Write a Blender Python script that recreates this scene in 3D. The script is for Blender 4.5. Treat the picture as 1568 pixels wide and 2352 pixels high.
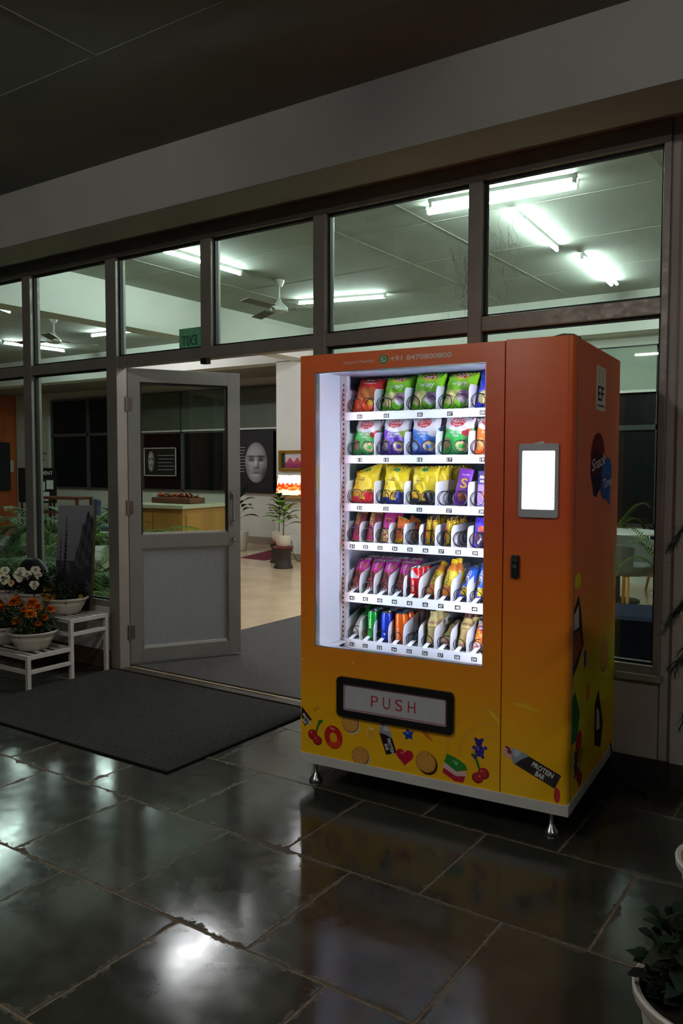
import bpy, bmesh, math, random
from mathutils import Vector, Matrix
PI = math.pi
SC = bpy.context.scene
for _o in list(bpy.data.objects):
    bpy.data.objects.remove(_o)

# ------------------------------------------------------------------ camera, world, light, exposure
cam_d = bpy.data.cameras.new('camera')
cam_d.sensor_fit = 'VERTICAL'
cam_d.sensor_height = 36.0
cam_d.lens = 1878.33 / 2352 * 36.0
cam_d.clip_start = 0.05
cam = bpy.data.objects.new('camera', cam_d)
SC.collection.objects.link(cam)
YAW, PITCH, ROLL, EYE = -0.59593, 0.05591, 0.00188, 1.42095
_Ry = Matrix(((math.cos(YAW), -math.sin(YAW), 0), (math.sin(YAW), math.cos(YAW), 0), (0, 0, 1)))
_B = Matrix(((1, 0, 0), (0, 0, -1), (0, 1, 0)))
_Rp = Matrix(((1, 0, 0), (0, math.cos(PITCH), -math.sin(PITCH)), (0, math.sin(PITCH), math.cos(PITCH))))
_Rr = Matrix(((math.cos(ROLL), -math.sin(ROLL), 0), (math.sin(ROLL), math.cos(ROLL), 0), (0, 0, 1)))
_W2C = _Rr @ _Rp @ _B @ _Ry
_c2w = _W2C.transposed() @ Matrix(((1, 0, 0), (0, -1, 0), (0, 0, -1)))
cam.matrix_world = Matrix.Translation((0, 0, EYE)) @ _c2w.to_4x4()
SC.camera = cam

world = bpy.data.worlds.new('night_world')
world.use_nodes = True
world.node_tree.nodes['Background'].inputs[0].default_value = (0.55, 0.7, 0.75, 1)
world.node_tree.nodes['Background'].inputs[1].default_value = 0.022
SC.world = world
SC.view_settings.view_transform = 'Standard'
SC.view_settings.look = 'None'
SC.view_settings.gamma = 1.0
SC.view_settings.use_curve_mapping = False
SC.view_settings.exposure = 0.0
SC.cycles.max_bounces = 7
SC.cycles.diffuse_bounces = 3
SC.cycles.glossy_bounces = 3
SC.cycles.transmission_bounces = 3
SC.cycles.transparent_max_bounces = 14
SC.cycles.caustics_reflective = False
SC.cycles.caustics_refractive = False
SC.cycles.use_light_tree = False
SC.cycles.use_adaptive_sampling = True
SC.cycles.adaptive_threshold = 0.04
SC.cycles.adaptive_min_samples = 16
TUBE_L = 200.0          # radiance of the fluorescent tubes
PORCH_L = 200.0        # radiance of the porch tubes
LED_L = 165.0           # radiance of the strips inside the machine
SCREEN_L = 2.2

# ------------------------------------------------------------------ helpers
def lin(c):
    r = []
    for x in c[:3]:
        x = x / 255.0
        r.append(x / 12.92 if x <= 0.04045 else ((x + 0.055) / 1.055) ** 2.4)
    return tuple(r)

MATS = {}
def mat(name, col=(128, 128, 128), rough=0.5, metal=0.0, spec=0.5, noise=None, bump=None, emit=None, coat=0.0,
        trans=0.0, rnoise=None, attr=False, stretch=None):
    if name in MATS:
        return MATS[name]
    m = bpy.data.materials.new(name)
    m.use_nodes = True
    nt = m.node_tree
    b = nt.nodes['Principled BSDF']
    c = lin(col)
    b.inputs['Base Color'].default_value = (*c, 1)
    b.inputs['Roughness'].default_value = rough
    b.inputs['Metallic'].default_value = metal
    b.inputs['Specular IOR Level'].default_value = spec
    if coat:
        b.inputs['Coat Weight'].default_value = coat
        b.inputs['Coat Roughness'].default_value = 0.15
    if trans:
        b.inputs['Transmission Weight'].default_value = trans
    vec = None
    if noise or bump or rnoise:
        tc = nt.nodes.new('ShaderNodeTexCoord')
        mp = nt.nodes.new('ShaderNodeMapping')
        nt.links.new(tc.outputs['Object'], mp.inputs['Vector'])
        if stretch:
            mp.inputs['Scale'].default_value = stretch
        vec = mp.outputs['Vector']
    if attr:
        a = nt.nodes.new('ShaderNodeAttribute')
        a.attribute_name = 'Col'
        nt.links.new(a.outputs['Color'], b.inputs['Base Color'])
    if noise:
        n = nt.nodes.new('ShaderNodeTexNoise')
        n.inputs['Scale'].default_value = noise[0]
        n.inputs['Detail'].default_value = 6
        nt.links.new(vec, n.inputs['Vector'])
        r = nt.nodes.new('ShaderNodeValToRGB')
        lo, hi = 1 - noise[1], 1 + noise[1]
        r.color_ramp.elements[0].position = 0.3
        r.color_ramp.elements[1].position = 0.7
        r.color_ramp.elements[0].color = (c[0] * lo, c[1] * lo, c[2] * lo, 1)
        r.color_ramp.elements[1].color = (min(1, c[0] * hi), min(1, c[1] * hi), min(1, c[2] * hi), 1)
        nt.links.new(n.outputs['Fac'], r.inputs['Fac'])
        nt.links.new(r.outputs['Color'], b.inputs['Base Color'])
    if rnoise:
        n = nt.nodes.new('ShaderNodeTexNoise')
        n.inputs['Scale'].default_value = rnoise[0]
        n.inputs['Detail'].default_value = 5
        nt.links.new(vec, n.inputs['Vector'])
        r = nt.nodes.new('ShaderNodeMapRange')
        r.inputs['From Min'].default_value = 0.3
        r.inputs['From Max'].default_value = 0.7
        r.inputs['To Min'].default_value = rnoise[1]
        r.inputs['To Max'].default_value = rnoise[2]
        nt.links.new(n.outputs['Fac'], r.inputs['Value'])
        nt.links.new(r.outputs['Result'], b.inputs['Roughness'])
    if bump:
        n = nt.nodes.new('ShaderNodeTexNoise')
        n.inputs['Scale'].default_value = bump[0]
        n.inputs['Detail'].default_value = 4
        nt.links.new(vec, n.inputs['Vector'])
        bp = nt.nodes.new('ShaderNodeBump')
        bp.inputs['Strength'].default_value = bump[1]
        bp.inputs['Distance'].default_value = bump[2] if len(bump) > 2 else 0.002
        nt.links.new(n.outputs['Fac'], bp.inputs['Height'])
        nt.links.new(bp.outputs['Normal'], b.inputs['Normal'])
    if emit:
        b.inputs['Emission Color'].default_value = (*lin(emit[0]), 1)
        b.inputs['Emission Strength'].default_value = emit[1]
    MATS[name] = m
    return m

def emit_mat(name, col, strength):
    if name in MATS:
        return MATS[name]
    m = bpy.data.materials.new(name)
    m.use_nodes = True
    nt = m.node_tree
    nt.nodes.clear()
    o = nt.nodes.new('ShaderNodeOutputMaterial')
    e = nt.nodes.new('ShaderNodeEmission')
    e.inputs[0].default_value = (*lin(col), 1)
    e.inputs[1].default_value = strength
    nt.links.new(e.outputs[0], o.inputs[0])
    MATS[name] = m
    return m

def glass_mat(name, tint=(228, 242, 235), dirt=0.0, ior=1.45, scale=5.0, strongest=0.5):
    m = bpy.data.materials.new(name)
    m.use_nodes = True
    nt = m.node_tree
    nt.nodes.clear()
    N = nt.nodes.new
    o = N('ShaderNodeOutputMaterial')
    t = N('ShaderNodeBsdfTransparent'); t.inputs[0].default_value = (*lin(tint), 1)
    g = N('ShaderNodeBsdfGlossy'); g.inputs['Roughness'].default_value = 0.015
    f = N('ShaderNodeFresnel'); f.inputs['IOR'].default_value = ior
    mx = N('ShaderNodeMixShader')
    ge = N('ShaderNodeNewGeometry'); inv = N('ShaderNodeMath'); inv.operation = 'SUBTRACT'; inv.inputs[0].default_value = 1.0
    fm = N('ShaderNodeMath'); fm.operation = 'MULTIPLY'
    nt.links.new(ge.outputs['Backfacing'], inv.inputs[1]); nt.links.new(inv.outputs[0], fm.inputs[0]); nt.links.new(f.outputs[0], fm.inputs[1])
    nt.links.new(fm.outputs[0], mx.inputs[0]); nt.links.new(t.outputs[0], mx.inputs[1]); nt.links.new(g.outputs[0], mx.inputs[2])
    last = mx
    if dirt:
        tc = N('ShaderNodeTexCoord'); mp = N('ShaderNodeMapping'); mp.inputs['Scale'].default_value = (1.6, 1, 0.7)
        nt.links.new(tc.outputs['Object'], mp.inputs['Vector'])
        n = N('ShaderNodeTexNoise'); n.inputs['Scale'].default_value = scale; n.inputs['Detail'].default_value = 9
        n.inputs['Roughness'].default_value = 0.7; n.inputs['Distortion'].default_value = 1.2
        nt.links.new(mp.outputs[0], n.inputs['Vector'])
        r = N('ShaderNodeMapRange'); r.inputs['From Min'].default_value = 0.48; r.inputs['From Max'].default_value = 0.8
        r.inputs['To Min'].default_value = dirt * 0.25; r.inputs['To Max'].default_value = dirt * strongest * 2
        nt.links.new(n.outputs['Fac'], r.inputs['Value'])
        d = N('ShaderNodeBsdfDiffuse'); d.inputs[0].default_value = (0.55, 0.6, 0.57, 1)
        tl = N('ShaderNodeBsdfTranslucent'); tl.inputs[0].default_value = (0.55, 0.6, 0.57, 1)
        ad = N('ShaderNodeMixShader'); ad.inputs[0].default_value = 0.5
        nt.links.new(d.outputs[0], ad.inputs[1]); nt.links.new(tl.outputs[0], ad.inputs[2])
        m2 = N('ShaderNodeMixShader')
        nt.links.new(r.outputs[0], m2.inputs[0]); nt.links.new(mx.outputs[0], m2.inputs[1]); nt.links.new(ad.outputs[0], m2.inputs[2])
        last = m2
    nt.links.new(last.outputs[0], o.inputs[0])
    MATS[name] = m
    return m

def link(o, parent=None):
    SC.collection.objects.link(o)
    if parent is not None:
        o.parent = parent
    return o

def tag(o, label=None, cat=None, group=None, kind=None):
    if label: o['label'] = label
    if cat: o['category'] = cat
    if group: o['group'] = group
    if kind: o['kind'] = kind
    return o

def empty(name, loc=(0, 0, 0), rz=0.0, label=None, cat=None, group=None, kind=None, parent=None):
    o = bpy.data.objects.new(name, None)
    o.empty_display_size = 0.1
    o.location = loc
    o.rotation_euler = (0, 0, rz)
    link(o, parent)
    return tag(o, label, cat, group, kind)

class MB:
    def __init__(s):
        s.v = []; s.f = []; s.c = []; s.cur = None
    def col(s, c):
        s.cur = lin(c) if c else None
        return s
    def addv(s, p, c=None):
        s.v.append(tuple(p))
        s.c.append(c if c is not None else (s.cur or (0.5, 0.5, 0.5)))
        return len(s.v) - 1
    def box(s, x0, x1, y0, y1, z0, z1, m=None):
        n = len(s.v)
        for p in ((x0, y0, z0), (x1, y0, z0), (x1, y1, z0), (x0, y1, z0), (x0, y0, z1), (x1, y0, z1), (x1, y1, z1), (x0, y1, z1)):
            s.addv(m @ Vector(p) if m else p)
        for q in ((3, 2, 1, 0), (4, 5, 6, 7), (0, 1, 5, 4), (1, 2, 6, 5), (2, 3, 7, 6), (3, 0, 4, 7)):
            s.f.append(tuple(n + i for i in q))
        return s
    def tube(s, path, r, seg=8, caps=True, closed=False):
        n0 = len(s.v)
        P = [Vector(p) for p in path]
        k = len(P)
        up = None
        for i in range(k):
            a = P[i - 1] if (i > 0 or closed) else P[i]
            b = P[(i + 1) % k] if (i < k - 1 or closed) else P[i]
            t = (b - a)
            t = t.normalized() if t.length > 1e-9 else Vector((0, 0, 1))
            if up is None:
                up = Vector((0, 0, 1)) if abs(t.z) < 0.9 else Vector((1, 0, 0))
            sd = t.cross(up)
            if sd.length < 1e-6:
                sd = t.orthogonal()
            sd.normalize()
            up = sd.cross(t).normalized()
            rr = r[i] if isinstance(r, (list, tuple)) else r
            for j in range(seg):
                a_ = 2 * PI * j / seg
                s.addv(P[i] + sd * (rr * math.cos(a_)) + up * (rr * math.sin(a_)))
        m = k if closed else k - 1
        for i in range(m):
            for j in range(seg):
                a, b = n0 + i * seg + j, n0 + i * seg + (j + 1) % seg
                i2 = (i + 1) % k
                c, d = n0 + i2 * seg + (j + 1) % seg, n0 + i2 * seg + j
                s.f.append((a, b, c, d))
        if caps and not closed:
            s.f.append(tuple(n0 + j for j in range(seg))[::-1])
            s.f.append(tuple(n0 + (k - 1) * seg + j for j in range(seg)))
        return s
    def lathe(s, prof, seg=24, c=(0, 0, 0), paint=None, m=None, caps=True):
        n0 = len(s.v)
        for (r, z) in prof:
            for j in range(seg):
                a = 2 * PI * j / seg
                p = Vector((c[0] + r * math.cos(a), c[1] + r * math.sin(a), c[2] + z))
                s.addv(m @ p if m else p, lin(paint(a, z)) if paint else None)
        k = len(prof)
        for i in range(k - 1):
            for j in range(seg):
                j2 = (j + 1) % seg
                s.f.append((n0 + i * seg + j, n0 + i * seg + j2, n0 + (i + 1) * seg + j2, n0 + (i + 1) * seg + j))
        if caps:
            if prof[0][0] > 1e-5: s.f.append(tuple(n0 + j for j in range(seg))[::-1])
            if prof[-1][0] > 1e-5: s.f.append(tuple(n0 + (k - 1) * seg + j for j in range(seg)))
        return s
    def prism(s, poly, fn, d0, d1):
        """poly: 2D outline; fn(a, b, d) -> 3D; solid between depths d0 and d1"""
        n0 = len(s.v); k = len(poly)
        for d in (d0, d1):
            for (a, b) in poly:
                s.addv(fn(a, b, d))
        s.f.append(tuple(n0 + i for i in range(k)))
        s.f.append(tuple(n0 + k + i for i in range(k))[::-1])
        for i in range(k):
            j = (i + 1) % k
            s.f.append((n0 + i, n0 + k + i, n0 + k + j, n0 + j))
        return s
    def grid(s, nx, ny, fn, cfn=None, close=False):
        n0 = len(s.v)
        for j in range(ny + 1):
            for i in range(nx + 1):
                a, b = i / nx, j / ny
                s.addv(fn(a, b), lin(cfn(a, b)) if cfn else None)
        for j in range(ny):
            for i in range(nx):
                q = n0 + j * (nx + 1) + i
                s.f.append((q, q + 1, q + nx + 2, q + nx + 1))
        return s
    def mesh(s, name, m, smooth=None, bevel=0.0, fix=True):
        me = bpy.data.meshes.new(name)
        me.from_pydata(s.v, [], s.f)
        at = me.color_attributes.new('Col', 'FLOAT_COLOR', 'POINT')
        flat = []
        for c in s.c:
            flat += [c[0], c[1], c[2], 1.0]
        at.data.foreach_set('color', flat)
        if fix or bevel:
            bm = bmesh.new(); bm.from_mesh(me)
            bmesh.ops.recalc_face_normals(bm, faces=bm.faces)
            if bevel:
                es = [e for e in bm.edges if len(e.link_faces) == 2 and e.calc_face_angle(0) > 0.6]
                bmesh.ops.bevel(bm, geom=es, offset=bevel, segments=2, affect='EDGES', profile=0.6)
            bm.to_mesh(me); bm.free()
        if m is not None:
            me.materials.append(m)
        if smooth is not None:
            me.polygons.foreach_set('use_smooth', [True] * len(me.polygons))
            if smooth < 180:
                me.set_sharp_from_angle(angle=math.radians(smooth))
        me.update()
        return me
    def build(s, name, m, parent=None, smooth=None, bevel=0.0, fix=True, loc=None, rot=None):
        o = bpy.data.objects.new(name, s.mesh(name, m, smooth, bevel, fix))
        link(o, parent)
        if loc is not None: o.location = loc
        if rot is not None: o.rotation_euler = rot
        return o

def boxobj(name, m, b, parent=None, bevel=0.0, **kw):
    return MB().box(*b).build(name, m, parent, bevel=bevel, **kw)

def copy_thing(o, **kw):
    c = o.copy(); link(c)
    for ch in o.children:
        d = ch.copy(); link(d); d.parent = c; d.matrix_parent_inverse = ch.matrix_parent_inverse.copy()
        for g in ch.children:
            e = g.copy(); link(e); e.parent = d
    for k, v in kw.items():
        c[k] = v
    return c

def rrect(x0, x1, z0, z1, r, n=5):
    pts = []
    for (cx, cz, a0) in ((x1 - r, z1 - r, 0), (x0 + r, z1 - r, 90), (x0 + r, z0 + r, 180), (x1 - r, z0 + r, 270)):
        for i in range(n + 1):
            a = math.radians(a0 + 90 * i / n)
            pts.append((cx + r * math.cos(a), cz + r * math.sin(a)))
    return pts

def ell(cx, cz, rx, rz, n=24, rot=0.0, a0=0, a1=2 * PI):
    ca, sa = math.cos(rot), math.sin(rot)
    full = abs(a1 - a0 - 2 * PI) < 1e-6
    out = []
    for i in range(n if full else n + 1):
        a = a0 + (a1 - a0) * i / n
        x, z = rx * math.cos(a), rz * math.sin(a)
        out.append((cx + x * ca - z * sa, cz + x * sa + z * ca))
    return out

_TXT = {}
def text_geo(s, bold=0.0, italic=0.0):
    """flat outline of a word, x centred, cap height 1"""
    key = (s, bold, italic)
    if key in _TXT: return _TXT[key]
    cu = bpy.data.curves.new('lettering', 'FONT')
    cu.body = s; cu.size = 1.0; cu.resolution_u = 3; cu.offset = bold; cu.shear = italic
    cu.fill_mode = 'FRONT'
    o = bpy.data.objects.new('lettering', cu)
    SC.collection.objects.link(o)
    dg = bpy.context.evaluated_depsgraph_get()
    me = bpy.data.meshes.new_from_object(o.evaluated_get(dg))
    vs = [(v.co.x, v.co.y) for v in me.vertices]
    fs = [tuple(p.vertices) for p in me.polygons]
    bpy.data.objects.remove(o); bpy.data.meshes.remove(me); bpy.data.curves.remove(cu)
    if vs:
        x0 = min(v[0] for v in vs); x1 = max(v[0] for v in vs)
        k = 1 / 0.73
        vs = [((v[0] - (x0 + x1) / 2) * k, v[1] * k) for v in vs]
        w = (x1 - x0) * k
    else:
        w = 0
    _TXT[key] = (vs, fs, w)
    return _TXT[key]

def put_text(mb, s, fn, h, width=None, bold=0.0, italic=0.0, color=None):
    """add a word to mb: fn(x, y) -> 3D, letters h tall, optionally squeezed to a width"""
    vs, fs, w = text_geo(s, bold, italic)
    kx = h if width is None or w == 0 else width / w
    if color: mb.col(color)
    n = len(mb.v)
    for (x, y) in vs:
        mb.addv(fn(x * kx, y * h))
    for f in fs:
        mb.f.append(tuple(n + i for i in f))
    return mb

def rnd(a, b): return random.uniform(a, b)
random.seed(11)

# ------------------------------------------------------------------ materials
m_ceil_out = mat('porch_ceiling_plaster', (134, 134, 126), 0.9, noise=(1.5, 0.12), bump=(40, 0.15))
m_beam = mat('beam_plaster', (168, 167, 160), 0.85, noise=(2.0, 0.08), bump=(30, 0.12))
m_ceil_in = mat('lobby_ceiling', (152, 155, 146), 0.85, noise=(1.2, 0.10), bump=(20, 0.12))
m_wall = mat('white_wall', (214, 214, 206), 0.75, noise=(2.2, 0.05), bump=(30, 0.08))
m_wall_pink = mat('porch_wall', (176, 166, 158), 0.85, noise=(2.5, 0.10), bump=(30, 0.12))
m_grey_soffit = mat('alcove_soffit', (150, 146, 138), 0.85, noise=(2, 0.08))
m_alu = mat('brown_aluminium', (146, 139, 130), 0.42, 0.3, noise=(6, 0.10), rnoise=(30, 0.36, 0.55))
m_gasket = mat('black_gasket', (18, 18, 18), 0.6)
m_door = mat('door_aluminium', (142, 142, 138), 0.48, 0.35, noise=(4, 0.06))
m_doorpanel = mat('door_panel', (150, 154, 156), 0.6, noise=(60, 0.06))
m_steel = mat('steel', (190, 190, 190), 0.25, 1.0)
m_black = mat('black_plastic', (14, 14, 15), 0.45)
m_white_paint = mat('white_paint', (200, 198, 190), 0.5, noise=(12, 0.08))
m_slab = None
m_tile_in = mat('beige_polished_tile', (216, 192, 156), 0.16, noise=(3, 0.06), rnoise=(3, 0.12, 0.22))
m_mat_dark = mat('dark_carpet', (58, 58, 55), 0.95, spec=0.1, noise=(140, 0.35), bump=(220, 0.6, 0.004))
m_mat_in = mat('grey_carpet', (82, 80, 78), 0.95, spec=0.1, noise=(160, 0.3), bump=(220, 0.6, 0.004))
m_print = mat('printed_film', (200, 200, 200), 0.36, attr=True, coat=0.12)
m_side_print = mat('side_print', (200, 200, 200), 0.7, attr=True, spec=0.15)
m_matte = mat('printed_paper', (200, 200, 200), 0.6, attr=True)
m_wood = mat('honey_wood', (176, 122, 58), 0.45, noise=(5, 0.16), stretch=(1, 1, 0.15))
m_wood_dark = mat('red_wood', (98, 52, 32), 0.5, noise=(5, 0.2), stretch=(1, 1, 0.2))
m_leaf = mat('leaf', (60, 110, 40), 0.6, attr=True, spec=0.2)
m_soil = mat('soil', (34, 26, 20), 0.95, noise=(40, 0.4), bump=(50, 0.8, 0.01))
m_pot = mat('white_plastic_pot', (206, 198, 184), 0.5, noise=(8, 0.06))
m_tube = emit_mat('fluorescent_tube', (250, 252, 255), TUBE_L)
m_glass = glass_mat('window_glass')
m_glass_dirty = glass_mat('dusty_window_glass', dirt=0.11, scale=3.2)
m_night = mat('night_window', (13, 16, 19), 0.35, spec=0.15)
m_frame_in = mat('lobby_window_frame', (96, 94, 92), 0.5, 0.3)

# ------------------------------------------------------------------ the setting: floor
def slab_mat():
    m = mat('polished_slate', (52, 54, 47), 0.2, spec=0.42)
    nt = m.node_tree; N = nt.nodes.new; b = nt.nodes['Principled BSDF']
    tc = N('ShaderNodeTexCoord'); oi = N('ShaderNodeObjectInfo')
    av = N('ShaderNodeVectorMath'); av.operation = 'ADD'
    nt.links.new(tc.outputs['Object'], av.inputs[0]); 
    sc = N('ShaderNodeVectorMath'); sc.operation = 'SCALE'; sc.inputs['Scale'].default_value = 40
    cx = N('ShaderNodeCombineXYZ'); nt.links.new(oi.outputs['Random'], cx.inputs[0]); nt.links.new(oi.outputs['Random'], cx.inputs[1])
    nt.links.new(cx.outputs[0], sc.inputs[0]); nt.links.new(sc.outputs[0], av.inputs[1])
    n1 = N('ShaderNodeTexNoise'); n1.inputs['Scale'].default_value = 3.5; n1.inputs['Detail'].default_value = 8; n1.inputs['Roughness'].default_value = 0.62
    nt.links.new(av.outputs[0], n1.inputs['Vector'])
    r = N('ShaderNodeValToRGB')
    e = r.color_ramp.elements
    e[0].position = 0.3; e[0].color = (*lin((40, 42, 37)), 1)
    e[1].position = 0.72; e[1].color = (*lin((64, 63, 53)), 1)
    nt.links.new(n1.outputs['Fac'], r.inputs['Fac'])
    # tone of its own for each slab
    hs = N('ShaderNodeHueSaturation'); mr = N('ShaderNodeMapRange'); mr.inputs['To Min'].default_value = 0.7; mr.inputs['To Max'].default_value = 1.25
    nt.links.new(oi.outputs['Random'], mr.inputs['Value']); nt.links.new(mr.outputs[0], hs.inputs['Value']); nt.links.new(r.outputs[0], hs.inputs['Color'])
    # flaked rough patches
    n2 = N('ShaderNodeTexNoise'); n2.inputs['Scale'].default_value = 5.0; n2.inputs['Detail'].default_value = 10; n2.inputs['Roughness'].default_value = 0.75
    nt.links.new(av.outputs[0], n2.inputs['Vector'])
    # worn, grouted rim of every slab: distance to the nearer edge broken up by noise
    sx = N('ShaderNodeSeparateXYZ'); nt.links.new(tc.outputs['Object'], sx.inputs[0])
    ds = []
    for ax, half in (('X', .2825), ('Y', .275)):
        ab = N('ShaderNodeMath'); ab.operation = 'ABSOLUTE'; nt.links.new(sx.outputs[ax], ab.inputs[0])
        sb = N('ShaderNodeMath'); sb.operation = 'SUBTRACT'; sb.inputs[0].default_value = half; nt.links.new(ab.outputs[0], sb.inputs[1]); ds.append(sb)
    mn = N('ShaderNodeMath'); mn.operation = 'MINIMUM'; nt.links.new(ds[0].outputs[0], mn.inputs[0]); nt.links.new(ds[1].outputs[0], mn.inputs[1])
    er = N('ShaderNodeMapRange'); er.inputs['From Min'].default_value = 0.0; er.inputs['From Max'].default_value = 0.035; er.inputs['To Min'].default_value = 0.24; er.inputs['To Max'].default_value = 0.0
    nt.links.new(mn.outputs[0], er.inputs['Value'])
    sm = N('ShaderNodeMath'); sm.operation = 'ADD'; nt.links.new(n2.outputs['Fac'], sm.inputs[0]); nt.links.new(er.outputs[0], sm.inputs[1])
    n2.inputs['Scale'].default_value = 9.0
    mk = N('ShaderNodeMapRange'); mk.inputs['From Min'].default_value = 0.68; mk.inputs['From Max'].default_value = 0.73
    nt.links.new(sm.outputs[0], mk.inputs['Value'])
    mc = N('ShaderNodeMix'); mc.data_type = 'RGBA'; mc.inputs['B'].default_value = (*lin((66, 58, 47)), 1)
    nt.links.new(mk.outputs[0], mc.inputs['Factor']); nt.links.new(hs.outputs[0], mc.inputs['A'])
    nt.links.new(mc.outputs['Result'], b.inputs['Base Color'])
    n3 = N('ShaderNodeTexNoise'); n3.inputs['Scale'].default_value = 14; n3.inputs['Detail'].default_value = 6
    nt.links.new(av.outputs[0], n3.inputs['Vector'])
    r3 = N('ShaderNodeMapRange'); r3.inputs['From Min'].default_value = 0.3; r3.inputs['From Max'].default_value = 0.7; r3.inputs['To Min'].default_value = 0.10; r3.inputs['To Max'].default_value = 0.17
    nt.links.new(n3.outputs['Fac'], r3.inputs['Value'])
    mm = N('ShaderNodeMath'); mm.operation = 'MULTIPLY_ADD'; mm.inputs[1].default_value = 0.5
    nt.links.new(mk.outputs[0], mm.inputs[0]); nt.links.new(r3.outputs[0], mm.inputs[2])
    nt.links.new(mm.outputs[0], b.inputs['Roughness'])
    bp = N('ShaderNodeBump'); bp.inputs['Strength'].default_value = 0.12; bp.inputs['Distance'].default_value = 0.004
    nt.links.new(n1.outputs['Fac'], bp.inputs['Height']); nt.links.new(bp.outputs[0], b.inputs['Normal'])
    return m
m_slab = slab_mat()
m_grout = mat('sandy_grout', (108, 94, 74), 0.9, noise=(40, 0.3))

floor = boxobj('floor', m_grout, (-7.2, 2.2, -1.6, 3.9, -0.06, -0.0012))
tag(floor, 'dark polished stone slab floor of the porch', 'floor', kind='structure')
_rows = [(-1.6, -0.98, -2.4), (-0.98, -0.43, -2.10), (-0.43, 0.12, -2.38), (0.12, 0.67, -2.10), (0.67, 1.22, -2.68), (1.22, 1.77, -2.378), (1.77, 2.335, -2.105), (2.335, 2.88, -2.40), (2.88, 3.44, -2.12), (3.44, 3.9, -2.40)]
_slabs = {}
for (y0, y1, xs) in _rows:
    k0 = int(math.floor((-7.2 - xs) / 0.565))
    for k in range(k0, 16):
        x0 = xs + 0.565 * k; x1 = x0 + 0.565
        if x0 > 1.4 or (x1 < -6.6): continue
        if y1 < 0.4 and (x0 < -4.5): continue
        hgt = round(y1 - y0, 3)
        me = _slabs.get(hgt)
        if me is None:
            gg = 0.0042
            me = MB().box(-0.2825 + gg, 0.2825 - gg, -hgt / 2 + gg, hgt / 2 - gg, -0.03, 0.0).mesh('slab', m_slab, bevel=0.0012)
            _slabs[hgt] = me
        o = bpy.data.objects.new('slab', me)
        link(o, floor)
        o.location = ((x0 + x1) / 2, (y0 + y1) / 2, rnd(-0.0006, 0.0003))
        o.rotation_euler = (rnd(-.0006, .0006), rnd(-.0006, .0006), rnd(-.003, .003))

floor_in = boxobj('floor_lobby', m_tile_in, (-19, 3, 3.9, 12.2, -0.06, 0.0))
tag(floor_in, 'polished beige tile floor of the lobby', 'floor', kind='structure')

# ------------------------------------------------------------------ the setting: ceilings, beams, walls
ceiling = boxobj('ceiling', m_ceil_out, (-9, 4, -7, 3.40, 3.22, 3.36))
tag(ceiling, 'dim grey plaster ceiling over the porch', 'ceiling', kind='structure')
for b in ((-2.976, -2.964, 0.6, 2.455, 3.217, 3.22), (-6, -1.9, 2.449, 2.461, 3.217, 3.22), (-6, -2.97, 1.15, 1.162, 3.217, 3.22)):
    boxobj('joint_ridge', m_ceil_out, b, ceiling)
porch_beam = MB().box(-9, 4, 3.327, 3.63, 2.875, 3.36).box(-9, 4, 3.63, 4.05, 2.93, 3.6).build('trim_1', m_beam)
tag(porch_beam, 'grey plastered concrete beam above the glass front', 'beam', kind='structure')

ceiling_in = boxobj('ceiling_lobby', m_ceil_in, (-19, 3, 4.0, 9.85, 3.45, 3.6))
tag(ceiling_in, 'white lobby ceiling with fluorescent tubes', 'ceiling', kind='structure')
for yy in (5.0, 6.15, 7.3, 8.45):
    boxobj('joint_ridge', m_ceil_in, (-7.2, 3, yy, yy + 0.012, 3.4475, 3.45), ceiling_in)
for xx in (-6.3, -4.1, -3.3, -1.4):
    boxobj('joint_ridge', m_ceil_in, (xx, xx + 0.012, 4.05, 9.79, 3.4475, 3.45), ceiling_in)
beam_depth = boxobj('trim_2', m_wall, (-7.53, -7.23, 4.05, 9.80, 2.99, 3.46))
tag(beam_depth, 'white ceiling beam running back through the lobby', 'beam', kind='structure')
beam_cross = boxobj('trim_3', m_wall, (-19, 3, 9.79, 10.1, 2.99, 3.46))
tag(beam_cross, 'white cross beam before the back alcove', 'beam', kind='structure')
alcove_ceiling = boxobj('ceiling_alcove', m_grey_soffit, (-19, 3, 10.1, 12.1, 3.02, 3.1))
tag(alcove_ceiling, 'low grey ceiling over the back windows', 'ceiling', kind='structure')
wall_right = boxobj('wall_right', m_wall, (0.6, 0.75, 4.0, 12, 0, 3.5))
tag(wall_right, 'white right hand wall of the lobby', 'wall', kind='structure')
wall_pillar = boxobj('wall_pillar', m_wall, (-7.84, -4.6, 9.79, 10.1, 0, 3.0))
tag(wall_pillar, 'white wall with pictures beside the plant pedestals', 'wall', kind='structure')
wall_seat = MB().box(-4.6, .6, 10.16, 10.3, 0, .70).box(-4.6, .6, 10.1, 10.3, 2.865, 3.0).build('wall_seating', m_wall)
tag(wall_seat, 'white wall under the dark windows of the right seating', 'wall', kind='structure')
boxobj('skirting', mat('wall_skirting', (150, 138, 118), 0.4), (-7.84, -4.6, 9.775, 9.79, 0, 0.1), wall_pillar)

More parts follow.
